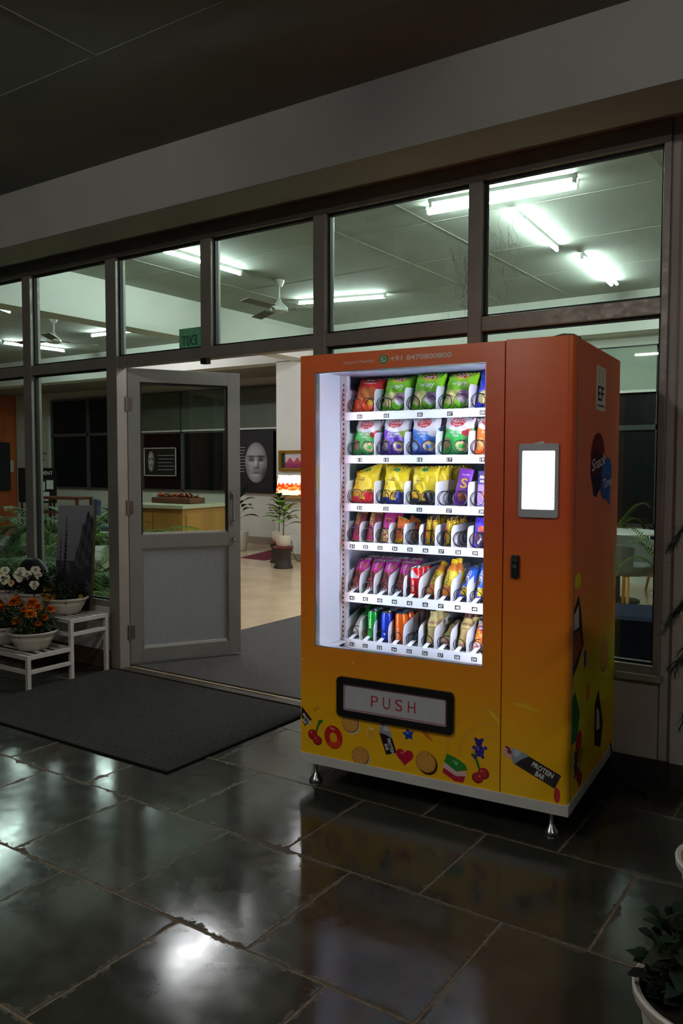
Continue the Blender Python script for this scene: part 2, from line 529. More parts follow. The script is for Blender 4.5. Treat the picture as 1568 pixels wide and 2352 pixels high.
# back wall: white wall below, a row of night windows above, blinds
wall_back = MB().box(-19, 3, 11.5, 11.65, 0, 0.925).box(-19, 3, 11.5, 11.65, 2.86, 3.1).box(-16.9, -15.57, 11.4, 11.65, 0, 3.1).build('wall_back', m_wall)
tag(wall_back, 'white wall under the lobby back windows', 'wall', kind='structure')
boxobj('skirting', MATS['wall_skirting'], (-15.57, 3, 11.48, 11.5, 0, 0.13), wall_back)
nw = 0
for (x0, x1, blind) in ((-15.55, -14.32, 0), (-14.32, -12.75, 0), (-12.65, -11.51, 1), (-11.51, -10.30, 1), (-10.30, -9.1, 1), (-9.1, -7.9, 1), (-4.55, -2.345, 2), (-2.345, -.9, 2)):
    nw += 1
    zb = 0.925 if blind < 2 else 0.70
    HW = 2.865 - zb
    mid = 1.13 if blind < 2 else 1.16
    w = empty('window_%d' % nw, ((x0 + x1) / 2, 11.5 if blind < 2 else 10.16, zb), kind='structure')
    tag(w, 'dark night window of the back wall, number %s from the left' % ('one two three four five six seven eight'.split()[nw - 1]), 'window')
    hw = (x1 - x0) / 2
    fr = MB()
    for (a, b, c, d) in ((-hw, -hw + .035, 0, HW), (hw - .035, hw, 0, HW), (-hw, hw, 0, .035), (-hw, hw, HW - .04, HW), (-hw, hw, mid, mid + .06)):
        fr.box(a, b, -0.05, 0.0, c, d)
    fr.build('frame', m_frame_in if blind < 2 else mat('dark_window_frame', (40, 43, 44), .5), w)
    boxobj('pane', m_night, (-hw + .035, hw - .035, -0.012, -0.004, .035, mid), w)
    boxobj('pane', m_night, (-hw + .035, hw - .035, -0.012, -0.004, mid + .06, HW - .04), w)
    if blind:
        lo = 1.19 if blind == 1 else 1.635
        mbl = mat('roller_blind', (150, 160, 146), 0.8, noise=(3, 0.06)) if blind == 2 else mat('shaded_glass_film', (82, 90, 78), 0.5, noise=(3, 0.1))
        boxobj('blind', mbl, (-hw + .03, hw - .03, -0.075, -0.06, lo, HW - .02), w)
        boxobj('blind_rail', m_wall, (-hw + .03, hw - .03, -0.085, -0.055, lo - 0.03, lo), w)

# left side wall: orange timber panelling
wall_left = empty('wall_left', (-16.75, 4, 0), kind='structure')
tag(wall_left, 'orange brown timber panelled side wall of the lobby', 'wall')
m_panel = mat('orange_veneer', (186, 92, 36), 0.4, noise=(9, 0.14), stretch=(1, 1, 0.08))
boxobj('backing', m_wood_dark, (-0.2, 0, 0, 7.4, 0, 3.45), wall_left)
for i in range(9):
    boxobj('panel', m_panel, (0, 0.02, 0.01 + 0.82 * i, 0.82 * i + 0.81, 0.02, 3.05), wall_left)
boxobj('top_trim', m_wood_dark, (0, 0.05, 0, 7.4, 3.06, 3.12), wall_left)

# porch low walls below the glass and the wall at the right
wall_low = MB().box(-7.2, -4.545, 3.80, 3.96, 0.0, 0.43).build('wall_front_low', m_white_paint)
tag(wall_low, 'low white wall under the glass behind the flower stand', 'wall', kind='structure')
boxobj('baseboard', mat('brown_stone_base', (92, 64, 50), 0.7, noise=(14, 0.25)), (-7.2, -4.53, 3.785, 3.80, 0, 0.12), wall_low)
wall_low2 = MB().box(-2.745, -0.86, 3.80, 3.96, 0.0, 0.455).build('wall_front_low_end', m_wall_pink)
tag(wall_low2, 'low wall under the glass behind the vending machine', 'wall', kind='structure')
boxobj('sill', mat('stone_sill', (150, 144, 132), 0.6, noise=(10, 0.1)), (-2.745, -0.84, 3.775, 3.9, 0.455, 0.485), wall_low2)
boxobj('baseboard', mat('dark_stone_base', (44, 40, 37), 0.6, noise=(14, 0.25)), (-2.745, -0.80, 3.785, 3.80, 0, 0.10), wall_low2)
wall_front = MB().box(-0.855, -0.80, 3.82, 4.0, 0.0, 2.95).box(-0.80, 3.2, 3.79, 4.0, 0, 2.95).build('wall_front', m_wall_pink)
tag(wall_front, 'pinkish grey wall at the right end of the glass front', 'wall', kind='structure')
boxobj('baseboard', MATS['dark_stone_base'], (-0.80, 3.2, 3.775, 3.79, 0, 0.10), wall_front)

# ------------------------------------------------------------------ storefront frame and panes
front = empty('trim_4', (0, 3.847, 0), kind='structure')
tag(front, 'brown aluminium frame of the glazed shop front', 'window frame')
_mull = [(-6.46, -6.36, .43), (-5.485, -5.389, .43), (-4.545, -4.44, 0.0), (-3.651, -3.562, 2.095), (-2.777, -2.692, 0.0), (-1.816, -1.742, .485), (-0.885, -0.853, .485)]
for (x0, x1, z0) in _mull:
    boxobj('mullion', m_alu, (x0, x1, -0.045, 0.045, z0, 2.835), front, bevel=0.004)
for i in range(len(_mull) - 1):
    x0, x1 = _mull[i][1], _mull[i + 1][0]
    boxobj('transom', m_alu, (x0, x1, -0.04, 0.04, 2.095, 2.168), front, bevel=0.004)
    boxobj('sill_rail', m_alu, (x0, x1, -0.04, 0.04, 0.43 if x1 < -4 else 0.485, 0.475 if x1 < -4 else 0.52), front) if (x1 < -4 or x0 > -2.8) else None
boxobj('head_rail', m_alu, (-6.5, -0.853, -0.045, 0.045, 2.835, 2.93), front, bevel=0.004)
boxobj('door_latch', m_black, (-3.64, -3.59, -0.06, -0.02, 2.06, 2.095), front)
_wn = ['far left cut by the picture edge', 'second from the left', 'with the exit sign', 'above the open doorway', 'above the vending machine', 'at the right end']
_n = 8
for i in range(len(_mull) - 1):
    x0, x1 = _mull[i][1], _mull[i + 1][0]
    for low in (0, 1):
        if low and -4.5 < x0 < -2.8: continue
        z0, z1 = (2.168, 2.835) if not low else ((0.475 if x1 < -4 else 0.52), 2.095)
        _n += 1
        w = empty('window_%d' % _n, ((x0 + x1) / 2, 3.847, z0), kind='structure')
        tag(w, ('tall lower' if low else 'upper') + ' pane of the glass front, ' + _wn[i], 'window')
        hw, hh = (x1 - x0) / 2, z1 - z0
        g = MB()
        for (a, b, c, d) in ((-hw, -hw + .012, 0, hh), (hw - .012, hw, 0, hh), (-hw, hw, 0, .012), (-hw, hw, hh - .012, hh)):
            g.box(a, b, -0.014, 0.014, c, d)
        g.build('gasket', m_gasket, w)
        boxobj('pane', m_glass_dirty if (not low and i >= 4) else m_glass, (-hw + .01, hw - .01, -0.003, 0.003, .01, hh - .01), w)

# cobwebs on the upper right panes
def cobweb(cx, cz, n, label):
    mb = MB()
    for k in range(n):
        x, z = cx + rnd(-.05, .12), cz + rnd(-.2, .22)
        pts = [(x, 0, z)]
        for j in range(5):
            x += rnd(-.02, .035); z += rnd(-.075, .03)
            pts.append((x, rnd(-.002, .002), z))
        mb.tube(pts, rnd(.0004, .0011), 3, caps=False)
    o = mb.build('cobweb', mat('cobweb', (150, 155, 150), 0.9), loc=(0, 3.836, 0))
    return tag(o, label, 'cobweb', 'cobwebs on the upper panes')
cobweb(-1.70, 2.55, 20, 'dusty cobweb strands on the left edge of the right end upper pane')
cobweb(-1.90, 2.36, 16, 'dusty cobweb strands on the right edge of the pane above the machine')

# ------------------------------------------------------------------ the open door
door = empty('door_1', (-4.455, 3.905, 0), math.atan2(0.70, 0.41), kind='structure')
tag(door, 'grey aluminium door with upper glass standing open into the lobby', 'door')
DW = 0.815
mb = MB()
boxobj('stile', m_door, (0, .085, -.022, .022, .03, 2.10), door, bevel=.003)
boxobj('stile', m_door, (DW - .095, DW, -.022, .022, .03, 2.10), door, bevel=.003)
boxobj('rail', m_door, (.085, DW - .095, -.022, .022, 2.005, 2.10), door, bevel=.003)
boxobj('rail', m_door, (.085, DW - .095, -.022, .022, .835, .935), door, bevel=.003)
boxobj('rail', m_door, (.085, DW - .095, -.022, .022, .03, .125), door, bevel=.003)
boxobj('lower_panel', m_doorpanel, (.095, DW - .105, -.006, .006, .135, .825), door)
for (b) in ((.085, .097, .125, .835), (DW - .107, DW - .095, .125, .835)):
    boxobj('bead', m_door, (b[0], b[1], -.013, .013, b[2], b[3]), door)
boxobj('bead', mat('bright_bead', (196, 194, 186), 0.5), (.097, DW - .107, -.016, .016, .125, .14), door)
boxobj('bead', m_door, (.097, DW - .107, -.013, .013, .82, .835), door)
g = MB()
for (a, b, c, d) in ((.085, .097, .935, 2.005), (DW - .107, DW - .095, .935, 2.005), (.097, DW - .107, 1.99, 2.005)):
    g.box(a, b, -.014, .014, c, d)
g.build('gasket', m_gasket, door)
boxobj('bead', mat('bright_bead'), (.097, DW - .107, -.014, .014, .935, .947), door)
boxobj('door_glass', m_glass, (.095, DW - .105, -.003, .003, .945, 1.992), door)
h = MB().tube([(DW - .06, -.022, 1.22), (DW - .06, -.042, 1.215), (DW - .06, -.042, 1.02), (DW - .06, -.022, 1.015)], .008, 8)
h.box(DW - .075, DW - .045, -.028, -.022, 1.19, 1.24).box(DW - .075, DW - .045, -.028, -.022, .99, 1.04)
h.build('handle', m_door, door, smooth=40)
k = MB().lathe([(.0, 0), (.017, 0), (.017, .01), (.012, .022), (0, .022)], 16, m=Matrix.Translation((DW - .05, -.022, .88)) @ Matrix.Rotation(PI / 2, 4, 'X'))
k.build('lock', m_steel, door, smooth=40)
for zz in (1.85, 1.13, .25):
    hg = MB().tube([(-.012, -.026, zz - .05), (-.012, -.026, zz + .05)], .009, 8).box(-.004, .03, -.028, -.022, zz - .045, zz + .045)
    hg.build('hinge', mat('hinge_metal', (120, 112, 104), .4, .7), door, smooth=40)
boxobj('threshold', mat('worn_threshold', (62, 54, 44), 0.7, .0, noise=(20, .3)), (-4.44, -2.78, 3.80, 3.86, 0.0, 0.007), floor)

# ------------------------------------------------------------------ the vending machine
MX, MY, TH, MW, MD = -2.17124, 2.88144, 0.07984, 1.18837, 0.82637
MM = Matrix.Translation((MX, MY, 0)) @ Matrix.Rotation(TH, 4, 'Z')
vm = empty('vending_machine', (MX, MY, 0), TH, 'orange snack vending machine with lit glass front beside the open door', 'vending machine')

def wrap_mat(name, stops, line=0.12, shift=0.0):
    m = bpy.data.materials.new(name); m.use_nodes = True
    nt = m.node_tree; N = nt.nodes.new; b = nt.nodes['Principled BSDF']
    b.inputs['Roughness'].default_value = 0.34 if 'side' not in name else 0.7
    b.inputs['Specular IOR Level'].default_value = 0.5 if 'side' not in name else 0.12
    b.inputs['Coat Weight'].default_value = 0.15 if 'side' not in name else 0.0
    b.inputs['Coat Roughness'].default_value = 0.2
    tc = N('ShaderNodeTexCoord'); sx = N('ShaderNodeSeparateXYZ')
    nt.links.new(tc.outputs['Object'], sx.inputs[0])
    # soft swirls in the printed colour
    nz = N('ShaderNodeTexNoise'); nz.inputs['Scale'].default_value = 2.2; nz.inputs['Detail'].default_value = 1
    nt.links.new(tc.outputs['Object'], nz.inputs['Vector'])
    ad = N('ShaderNodeMath'); ad.operation = 'MULTIPLY_ADD'; ad.inputs[1].default_value = 0.16
    nt.links.new(nz.outputs['Fac'], ad.inputs[0]); nt.links.new(sx.outputs['Z'], ad.inputs[2])
    mr = N('ShaderNodeMapRange'); mr.inputs['From Min'].default_value = 0.14 + 0.08; mr.inputs['From Max'].default_value = 1.9 + 0.08
    nt.links.new(ad.outputs[0], mr.inputs['Value'])
    rp = N('ShaderNodeValToRGB'); el = rp.color_ramp.elements
    while len(el) < len(stops): el.new(0.5)
    for i, (p, c) in enumerate(stops):
        el[i].position = p; el[i].color = (*lin(c), 1)
    nt.links.new(mr.outputs[0], rp.inputs['Fac'])
    # faint contour line drawing of the print in the upper half
    wv = N('ShaderNodeTexWave'); wv.inputs['Scale'].default_value = 3.2; wv.inputs['Distortion'].default_value = 9
    wv.inputs['Detail'].default_value = 1.5; wv.inputs['Detail Scale'].default_value = 1.4; wv.bands_direction = 'Z'
    nt.links.new(tc.outputs['Object'], wv.inputs['Vector'])
    wr = N('ShaderNodeMapRange'); wr.inputs['From Min'].default_value = 0.93; wr.inputs['From Max'].default_value = 0.99
    wr.inputs['To Max'].default_value = line
    nt.links.new(wv.outputs['Fac'], wr.inputs['Value'])
    hm = N('ShaderNodeMapRange'); hm.inputs['From Min'].default_value = 1.25; hm.inputs['From Max'].default_value = 1.75
    nt.links.new(sx.outputs['Z'], hm.inputs['Value'])
    ml = N('ShaderNodeMath'); ml.operation = 'MULTIPLY'
    nt.links.new(wr.outputs[0], ml.inputs[0]); nt.links.new(hm.outputs[0], ml.inputs[1])
    mx = N('ShaderNodeMix'); mx.data_type = 'RGBA'; mx.inputs['B'].default_value = (*lin((240, 150, 70)), 1)
    nt.links.new(ml.outputs[0], mx.inputs['Factor']); nt.links.new(rp.outputs[0], mx.inputs['A'])
    nt.links.new(mx.outputs['Result'], b.inputs['Base Color'])
    MATS[name] = m
    return m
m_wrap = wrap_mat('orange_wrap', [(0, (252, 198, 20)), (0.14, (250, 180, 18)), (0.26, (244, 148, 26)), (0.45, (238, 120, 32)), (0.65, (226, 92, 48)), (0.85, (232, 98, 46)), (1, (240, 112, 48))])
m_wrap_side = wrap_mat('side_wrap', [(0, (250, 196, 24)), (0.16, (222, 206, 26)), (0.24, (208, 200, 24)), (0.34, (228, 146, 44)), (0.5, (230, 124, 78)), (0.75, (230, 122, 90)), (1, (236, 128, 90))], line=0.05)
m_liner = mat('cabinet_liner', (226, 231, 240), 0.4)
m_liner_grey = mat('cabinet_back', (120, 128, 150), 0.5)
m_shelfw = mat('shelf_white', (232, 235, 240), 0.38)
m_wire = mat('coil_wire', (36, 37, 42), 0.35, 0.6)
m_led = emit_mat('led_strip', (222, 234, 255), LED_L)

OU0, OU1, OZ0, OZ1 = 0.072, 0.847, 0.629, 1.825     # glass opening
# carcass: left side, top, back, floor, equipment bay at the right
cab = MB()
cab.box(0, 0.032, 0.04, MD, 0.143, 1.90).box(0.032, 0.915, 0.04, MD, 1.855, 1.90).box(0.032, 0.915, MD - 0.04, MD, 0.143, 1.855)
cab.box(0.032, 0.915, 0.04, MD - 0.04, 0.143, 0.50)
cab.build('cabinet', m_wrap, vm)
boxobj('equipment_bay', m_wrap_side, (0.915, MW, 0.04, MD, 0.143, 1.90), vm, bevel=0.004)
# dispensing door with the opening
d = MB()
d.box(0, OU0, 0, 0.038, 0.143, 1.90).box(OU1, 0.9215, 0, 0.038, 0.143, 1.90).box(OU0, OU1, 0, 0.038, OZ1, 1.90).box(OU0, OU1, 0, 0.038, 0.143, OZ0)
fd = d.build('front_door', m_wrap, vm)
g = MB()
for (a, b, c, e) in ((OU0, OU0 + .004, OZ0, OZ1), (OU1 - .003, OU1, OZ0, OZ1), (OU0, OU1, OZ1 - .004, OZ1), (OU0, OU1, OZ0, OZ0 + .004)):
    g.box(a, b, 0.002, 0.036, c, e)
g.build('window_edge', mat('edge_metal', (186, 190, 196), .3, .8), fd)
boxobj('window_glass', glass_mat('machine_glass', (246, 250, 252), ior=1.4), (OU0, OU1, 0.016, 0.02, OZ0, OZ1), fd)
# equipment door at the right, rounded outer corner
prof = [(0.9265, 0.0)]
for i in range(7):
    a = -PI / 2 + (PI / 2) * i / 6
    prof.append((MW - 0.028 + 0.028 * math.cos(a), 0.028 + 0.028 * math.sin(a)))
prof += [(MW, 0.036), (0.9265, 0.036)]
ed = MB().prism(prof, lambda a, b, d: (a, b, d), 0.143, 1.903).build('equipment_door', m_wrap, vm, smooth=35)
boxobj('edge_strip', mat('edge_strip_metal', (150, 152, 160), .35, .7), (MW - .004, MW + .0015, .0365, .041, .143, 1.90), vm)
cap = MB().tube([(1.08, .045, 1.902), (1.13, .045, 1.912), (1.165, .06, 1.910), (1.18, .10, 1.902)], .006, 6)
cap.build('top_gasket', mat('grey_gasket', (86, 84, 80), .6), vm, smooth=60)
boxobj('base', mat('base_white', (206, 204, 198), .5, noise=(8, .06)), (-.004, MW + .004, -.004, MD + .004, .10, .143), vm, bevel=.002)
for (u, v) in ((.045, .055), (MW - .075, .055), (.045, MD - .06), (MW - .075, MD - .06)):
    f = MB().lathe([(.0, 0), (.03, 0), (.032, .006), (.026, .016), (.016, .028), (.012, .036), (.008, .04), (.008, .10), (0, .10)], 20, c=(u, v, 0))
    f.build('foot', m_steel, vm, smooth=50)

# delivery flap
FR = lambda a, b, d: (a, d, b)
mb = MB()
outer, inner = rrect(.191, .730, .340, .513, .018), rrect(.219, .702, .368, .485, .010)
n0 = len(mb.v); k = len(outer)
for (poly, dd) in ((outer, 0.001), (outer, -0.014), (inner, -0.014), (inner, 0.001)):
    for (a, b) in poly: mb.addv((a, dd, b))
for ring in range(3):
    for i in range(k):
        j = (i + 1) % k
        mb.f.append((n0 + ring * k + i, n0 + ring * k + j, n0 + (ring + 1) * k + j, n0 + (ring + 1) * k + i))
flap = mb.build('delivery_flap', m_black, vm, smooth=40)
MB().prism(rrect(.2195, .7015, .3685, .4845, .010), FR, 0.0, -0.004).build('flap_plate', mat('flap_white', (190, 192, 196), .45, noise=(14, .05)), flap)
def line_rrect(mb, x0, x1, z0, z1, r, w, d):
    o, i_ = rrect(x0, x1, z0, z1, r), rrect(x0 + w, x1 - w, z0 + w, z1 - w, max(r - w, .001))
    n = len(mb.v); k = len(o)
    for p in o: mb.addv((p[0], d, p[1]))
    for p in i_: mb.addv((p[0], d, p[1]))
    for i in range(k):
        j = (i + 1) % k
        mb.f.append((n + i, n + j, n + k + j, n + k + i))
mb = MB().col((190, 40, 40))
line_rrect(mb, .224, .697, .373, .480, .010, .003, -0.0046)
for _ch, _uc in zip('PUSH', (.372, .428, .485, .544)):
    put_text(mb, _ch, lambda x, z, _uc=_uc: (_uc + x, -.0046, .401 + z), .052, width=.034, bold=-0.006)
mb.build('push_lettering', m_print, flap, fix=False)

# touch screen unit and lock on the equipment door
m_bez = mat('screen_bezel', (178, 180, 184), .4)
scr = MB().prism(rrect(.9845, 1.1355, 1.229, 1.507, .010), FR, 0.001, -0.010).build('touch_screen', m_bez, vm, bevel=.001)
MB().prism(rrect(.9985, 1.122, 1.260, 1.480, .004), FR, -0.009, -0.0106).build('display', emit_mat('lit_display', (250, 252, 255), SCREEN_L), scr)
mb = MB().col((40, 40, 40))
for zz in (1.30, 1.33, 1.36): mb.box(1.115, 1.118, -.0112, -.0108, zz, zz + .003)
mb.build('display_marks', m_print, scr)['kind'] = 'stuff'
MB().prism([(1.035, 1.507), (1.08, 1.507), (1.078, 1.514), (1.07, 1.517)], FR, 0, -.0006).build('paper_tag', mat('paper_tag', (210, 205, 195), .6), scr)
lk = MB().prism(rrect(.961, .990, .995, 1.082, .004), FR, .001, -.014).build('lock_handle', mat('lock_dark', (34, 34, 35), .4, .3), vm, bevel=.0015)
MB().prism(rrect(.963, .988, 1.058, 1.080, .003), FR, -.013, -.018).build('lock_cap', mat('lock_chrome', (120, 120, 122), .25, .9), lk)
MB().lathe([(0, 0), (.008, 0), (.008, .004), (0, .004)], 14, m=Matrix.Translation((.9755, -.014, 1.04)) @ Matrix.Rotation(PI / 2, 4, 'X')).build('key_cylinder', m_steel, lk, smooth=40)

# ---- printed lettering and pictures of the wrap
def decal(name, shapes, parent, surf='front', layer0=1):
    """shapes: list of (colour, polygon) drawn back to front as thin film"""
    mb = MB()
    for i, (c, poly) in enumerate(shapes):
        mb.col(c)
        d = -0.00018 * (layer0 + i)
        n = len(mb.v)
        for (a, b) in poly:
            if surf == 'front': mb.addv((max(a, .0012), d, b))
            else: mb.addv((MW - d, a, b))
        mb.f.append(tuple(range(n, n + len(poly))))
    return mb.build(name, m_print if surf == 'front' else m_side_print, parent, fix=False)

mb = MB()
put_text(mb, 'Support Number', lambda x, z: (.290 + x, -.0006, 1.8525 + z), .0145, width=.150, bold=.004, color=(225, 205, 190))
mb.build('support_lettering', m_print, fd, fix=False)
mb = MB()
put_text(mb, '+91 8470800800', lambda x, z: (.570 + x, -.0006, 1.8525 + z), .0205, width=.268, bold=.018, color=(232, 218, 206))
mb.build('phone_number_lettering', m_print, fd, fix=False)
decal('chat_icon', [((18, 140, 66), ell(.404, 1.862, .0205, .0185)), ((235, 240, 235), ell(.404, 1.8625, .0135, .0125)), ((235, 240, 235), [(.3925, 1.8485), (.398, 1.852), (.393, 1.856)]),
                   ((18, 140, 66), ell(.404, 1.8625, .0108, .0100)),
                   ((235, 240, 235), [(.3975, 1.868), (.4005, 1.8685), (.402, 1.8645), (.4005, 1.863), (.403, 1.860), (.4065, 1.858), (.408, 1.8595), (.411, 1.8575), (.4095, 1.8550), (.405, 1.8550), (.3995, 1.8595), (.397, 1.864)])], fd)

def rot2(poly, cx, cz, a):
    ca, sa = math.cos(a), math.sin(a)
    return [(cx + x * ca - z * sa, cz + x * sa + z * ca) for (x, z) in poly]

RED, DRED = (196, 32, 40), (140, 16, 24)
def cherry(u, z, s=1.0, flip=1):
    return [((46, 120, 30), [(u + flip * .012 * s, z + .022 * s), (u + flip * .020 * s, z + .05 * s), (u + flip * .034 * s, z + .07 * s), (u + flip * .042 * s, z + .064 * s), (u + flip * .030 * s, z + .048 * s), (u + flip * .020 * s, z + .020 * s)]),
            ((46, 120, 30), ell(u + flip * .036 * s, z + .066 * s, .014 * s, .007 * s, 12, .5 * flip)),
            (DRED, ell(u, z + .008 * s, .022 * s, .021 * s, 18)), (RED, ell(u - .002 * s, z + .010 * s, .018 * s, .017 * s, 18)),
            (DRED, ell(u + flip * .022 * s, z - .012 * s, .022 * s, .020 * s, 18)), (RED, ell(u + flip * .020 * s, z - .010 * s, .018 * s, .016 * s, 18)),
            ((240, 170, 160), ell(u - .007 * s, z + .016 * s, .004 * s, .003 * s, 8)), ((240, 170, 160), ell(u + flip * .014 * s, z - .004 * s, .004 * s, .003 * s, 8))]
def ring_candy(u, z, r, rot=0):
    out = [((206, 36, 30), ell(u, z, r * .88, r, 26, rot)), ((226, 74, 40), ell(u + r * .1, z - r * .5, r * .6, r * .36, 16, rot)), ((240, 176, 20), ell(u, z - r * .02, r * .36, r * .42, 18, rot)), ((245, 160, 150), ell(u - r * .1, z + r * .72, r * .3, r * .07, 10, -.2))]
    return out
def cookie(u, z, r, cream, rot=.3):
    dark = cream
    out = [(dark, ell(u + r * .14, z - r * .16, r, r * .96, 26, rot)), ((120, 78, 22), ell(u + r * .03, z - r * .03, r * 1.0, r * .94, 26, rot)), ((222, 164, 76), ell(u, z, r * .95, r * .88, 26, rot))]
    for i in range(16):
        a = 2.4 * i; q = r * .8 * math.sqrt((i + .5) / 16)
        out.append(((166, 104, 34), ell(u + q * math.cos(a), z + q * math.sin(a) * .9, r * .05, r * .05, 6)))
    for i in range(14):
        a = 2 * PI * i / 14
        out.append(((196, 136, 54), ell(u + r * .9 * math.cos(a), z + r * .83 * math.sin(a), r * .075, r * .075, 7)))
    return out
def star(u, z, r, c, rot=.2):
    return [(c, [(u + (r if i % 2 == 0 else r * .55) * math.cos(rot + PI / 2 + PI * i / 5), z + (r if i % 2 == 0 else r * .55) * math.sin(rot + PI / 2 + PI * i / 5)) for i in range(10)]), ((80, 140, 240), ell(u - r * .15, z + r * .2, r * .3, r * .2, 10))]
def bear(u, z, s, c=(44, 40, 140)):
    o = [(c, ell(u, z, .016 * s, .02 * s, 14)), (c, ell(u - .002 * s, z + .026 * s, .012 * s, .011 * s, 14))]
    for (a, b) in ((-.012, .035), (.008, .036), (-.018, .008), (.02, .012), (-.013, -.02), (.012, -.018)):
        o.append((c, ell(u + a * s, z + b * s, .006 * s, .006 * s, 10)))
    o.append(((110, 110, 220), ell(u - .004 * s, z + .006 * s, .004 * s, .007 * s, 8)))
    return o
def heart(u, z, s, c):
    pts = []
    for i in range(28):
        t = 2 * PI * i / 28
        x = 16 * math.sin(t) ** 3; y = 13 * math.cos(t) - 5 * math.cos(2 * t) - 2 * math.cos(3 * t) - math.cos(4 * t)
        pts.append((u + x * s / 16, z + y * s / 16))
    return [(c, pts), ((232, 110, 120), ell(u - s * .3, z + s * .35, s * .2, s * .12, 10, .5))]
def protein_bar(cx, cz, L, H, rot, name, torn=True, lh=.017):
    wr = [(-L / 2, -H / 2)]
    wr += [(-L / 2 + .004 * ((i % 2)), -H / 2 + H * i / 10) for i in range(1, 10)]
    wr += [(-L / 2, H / 2), (L / 2, H / 2), (L / 2 - .001, -H / 2)]
    nz = 12
    wr2 = [(-L / 2, -H / 2), (-L / 2, H / 2)] + [(L / 2 + (.006 if i % 2 else 0), H / 2 - H * i / nz) for i in range(nz + 1)]
    sh = [((28, 14, 18), rot2(wr2, cx, cz, rot)), ((58, 34, 40), rot2([(-L / 2, -H / 2 + .004), (L / 2 - .01, -H / 2 + .004), (L / 2 - .01, -H / 2 + .009), (-L / 2, -H / 2 + .009)], cx, cz, rot))]
    if torn:
        sh += [((236, 170, 150), rot2(rrect(-L / 2 - .055, -L / 2 + .01, -H * .34, H * .38, .01), cx, cz, rot)),
               ((120, 50, 60), rot2(ell(-L / 2 - .03, .004, .012, .008, 10), cx, cz, rot)), ((60, 30, 34), rot2(ell(-L / 2 - .042, H * .25, .012, .004, 10), cx, cz, rot)),
               ((150, 156, 168), rot2([(-L / 2 - .028, H * .42), (-L / 2 + .03, H * .56), (-L / 2 + .042, H * .5), (-L / 2 + .02, 0), (-L / 2 + .006, -H * .5), (-L / 2 - .012, -H * .3), (-L / 2 - .02, 0)], cx, cz, rot)),
               ((190, 196, 206), rot2([(-L / 2 - .02, H * .40), (-L / 2 + .012, H * .5), (-L / 2 + .004, 0), (-L / 2 - .01, 0)], cx, cz, rot))]
    o = decal(name, sh, vm)
    mb = MB()
    ca, sa = math.cos(rot), math.sin(rot)
    def F(x0, z0): return lambda x, z: (max(.0012, cx + (x + x0) * ca - (z + z0) * sa), -.0024, cz + (x + x0) * sa + (z + z0) * ca)
    put_text(mb, 'PROTEIN', F(.022, .002), lh, width=lh * 4.3, bold=.03, color=(232, 228, 224))
    put_text(mb, 'BAR', F(.022, -lh * 1.15), lh, width=lh * 1.8, bold=.03, color=(232, 228, 224))
    mb.build('protein_bar_lettering', m_print, o, fix=False)
decal('cherry_print', cherry(.062, .222, 1.1), vm)
decal('gummy_ring_print', ring_candy(.168, .236, .052, .25), vm)
decal('cookie_print', cookie(.252, .312, .042, (214, 208, 196)), vm)
decal('cookie_print', [(c, [(a, max(b, .1445)) for (a, b) in p]) for c, p in cookie(.302, .178, .042, (214, 208, 196))], vm)
protein_bar(.432, .262, .10, .052, -1.22, 'protein_bar_print', lh=.0155)
decal('heart_candy_print', heart(.512, .212, .040, (196, 24, 60)), vm)
decal('star_candy_print', star(.528, .308, .028, (24, 60, 170)), vm)
decal('cookie_print', cookie(.608, .207, .047, (52, 26, 24), -.9), vm)
decal('layered_candy_print', [((190, 30, 60), [(.680, .178), (.735, .150), (.770, .150), (.781, .178), (.745, .176), (.690, .200)]), ((236, 190, 196), [(.682, .200), (.740, .172), (.782, .180), (.784, .196), (.745, .194), (.690, .222)]), ((40, 140, 50), [(.688, .222), (.742, .192), (.790, .206), (.780, .226), (.745, .246), (.700, .258)]), ((110, 190, 110), [(.722, .236), (.742, .214), (.750, .230)])], vm)
decal('gummy_bear_print', bear(.838, .294, 1.25), vm)
decal('cherry_print', cherry(.856, .196, 1.1, -1), vm)
protein_bar(.012, .306, .07, .052, -.78, 'protein_bar_print', torn=False, lh=.014)
protein_bar(1.068, .262, .175, .060, -.40, 'protein_bar_print', lh=.0205)
decal('gummy_print', [((200, 30, 36), ell(1.148, .176, .012, .03, 14))], vm)
# soft yellow strokes of the print
decal('brush_stroke_print', [((246, 190, 40), [(.972, .505), (1.0, .512), (1.06, .498), (1.10, .482), (1.06, .484), (1.0, .494)])], vm)
decal('brush_stroke_print', [((250, 200, 60), [(.862, .470), (.895, .455), (.919, .428), (.919, .408), (.89, .438)])], vm)
decal('bubble_print', [((250, 200, 90), ell(.352, .288, .022, .028, 16)), ((244, 178, 50), ell(.354, .284, .017, .021, 16)), ((255, 235, 190), ell(.356, .304, .008, .004, 8))], vm)
decal('leaf_stroke_print', [((226, 120, 40), [(.570, .352), (.590, .352), (.625, .318), (.640, .292), (.605, .312), (.578, .338)])], vm)
decal('leaf_stroke_print', [((232, 150, 30), [(.062, .345), (.080, .358), (.110, .360), (.085, .346), (.070, .330)])], vm)
for (u, z, r) in ((.012, .565, .010), (.265, .578, .009), (.505, .265, .012), (.565, .285, .010)):
    decal('speck_print', [((244, 190, 50), ell(u, z, r, r * .7, 10))], vm)
for i in range(3):
    r = .10 + .055 * i
    arc = ell(.905, .265, r, r, 22, 0, PI * .5, PI * 1.02) + ell(.905, .265, r - .012, r - .012, 22, 0, PI * .5, PI * 1.02)[::-1]
    decal('arc_print', [((244, 172, 44), arc)], vm)

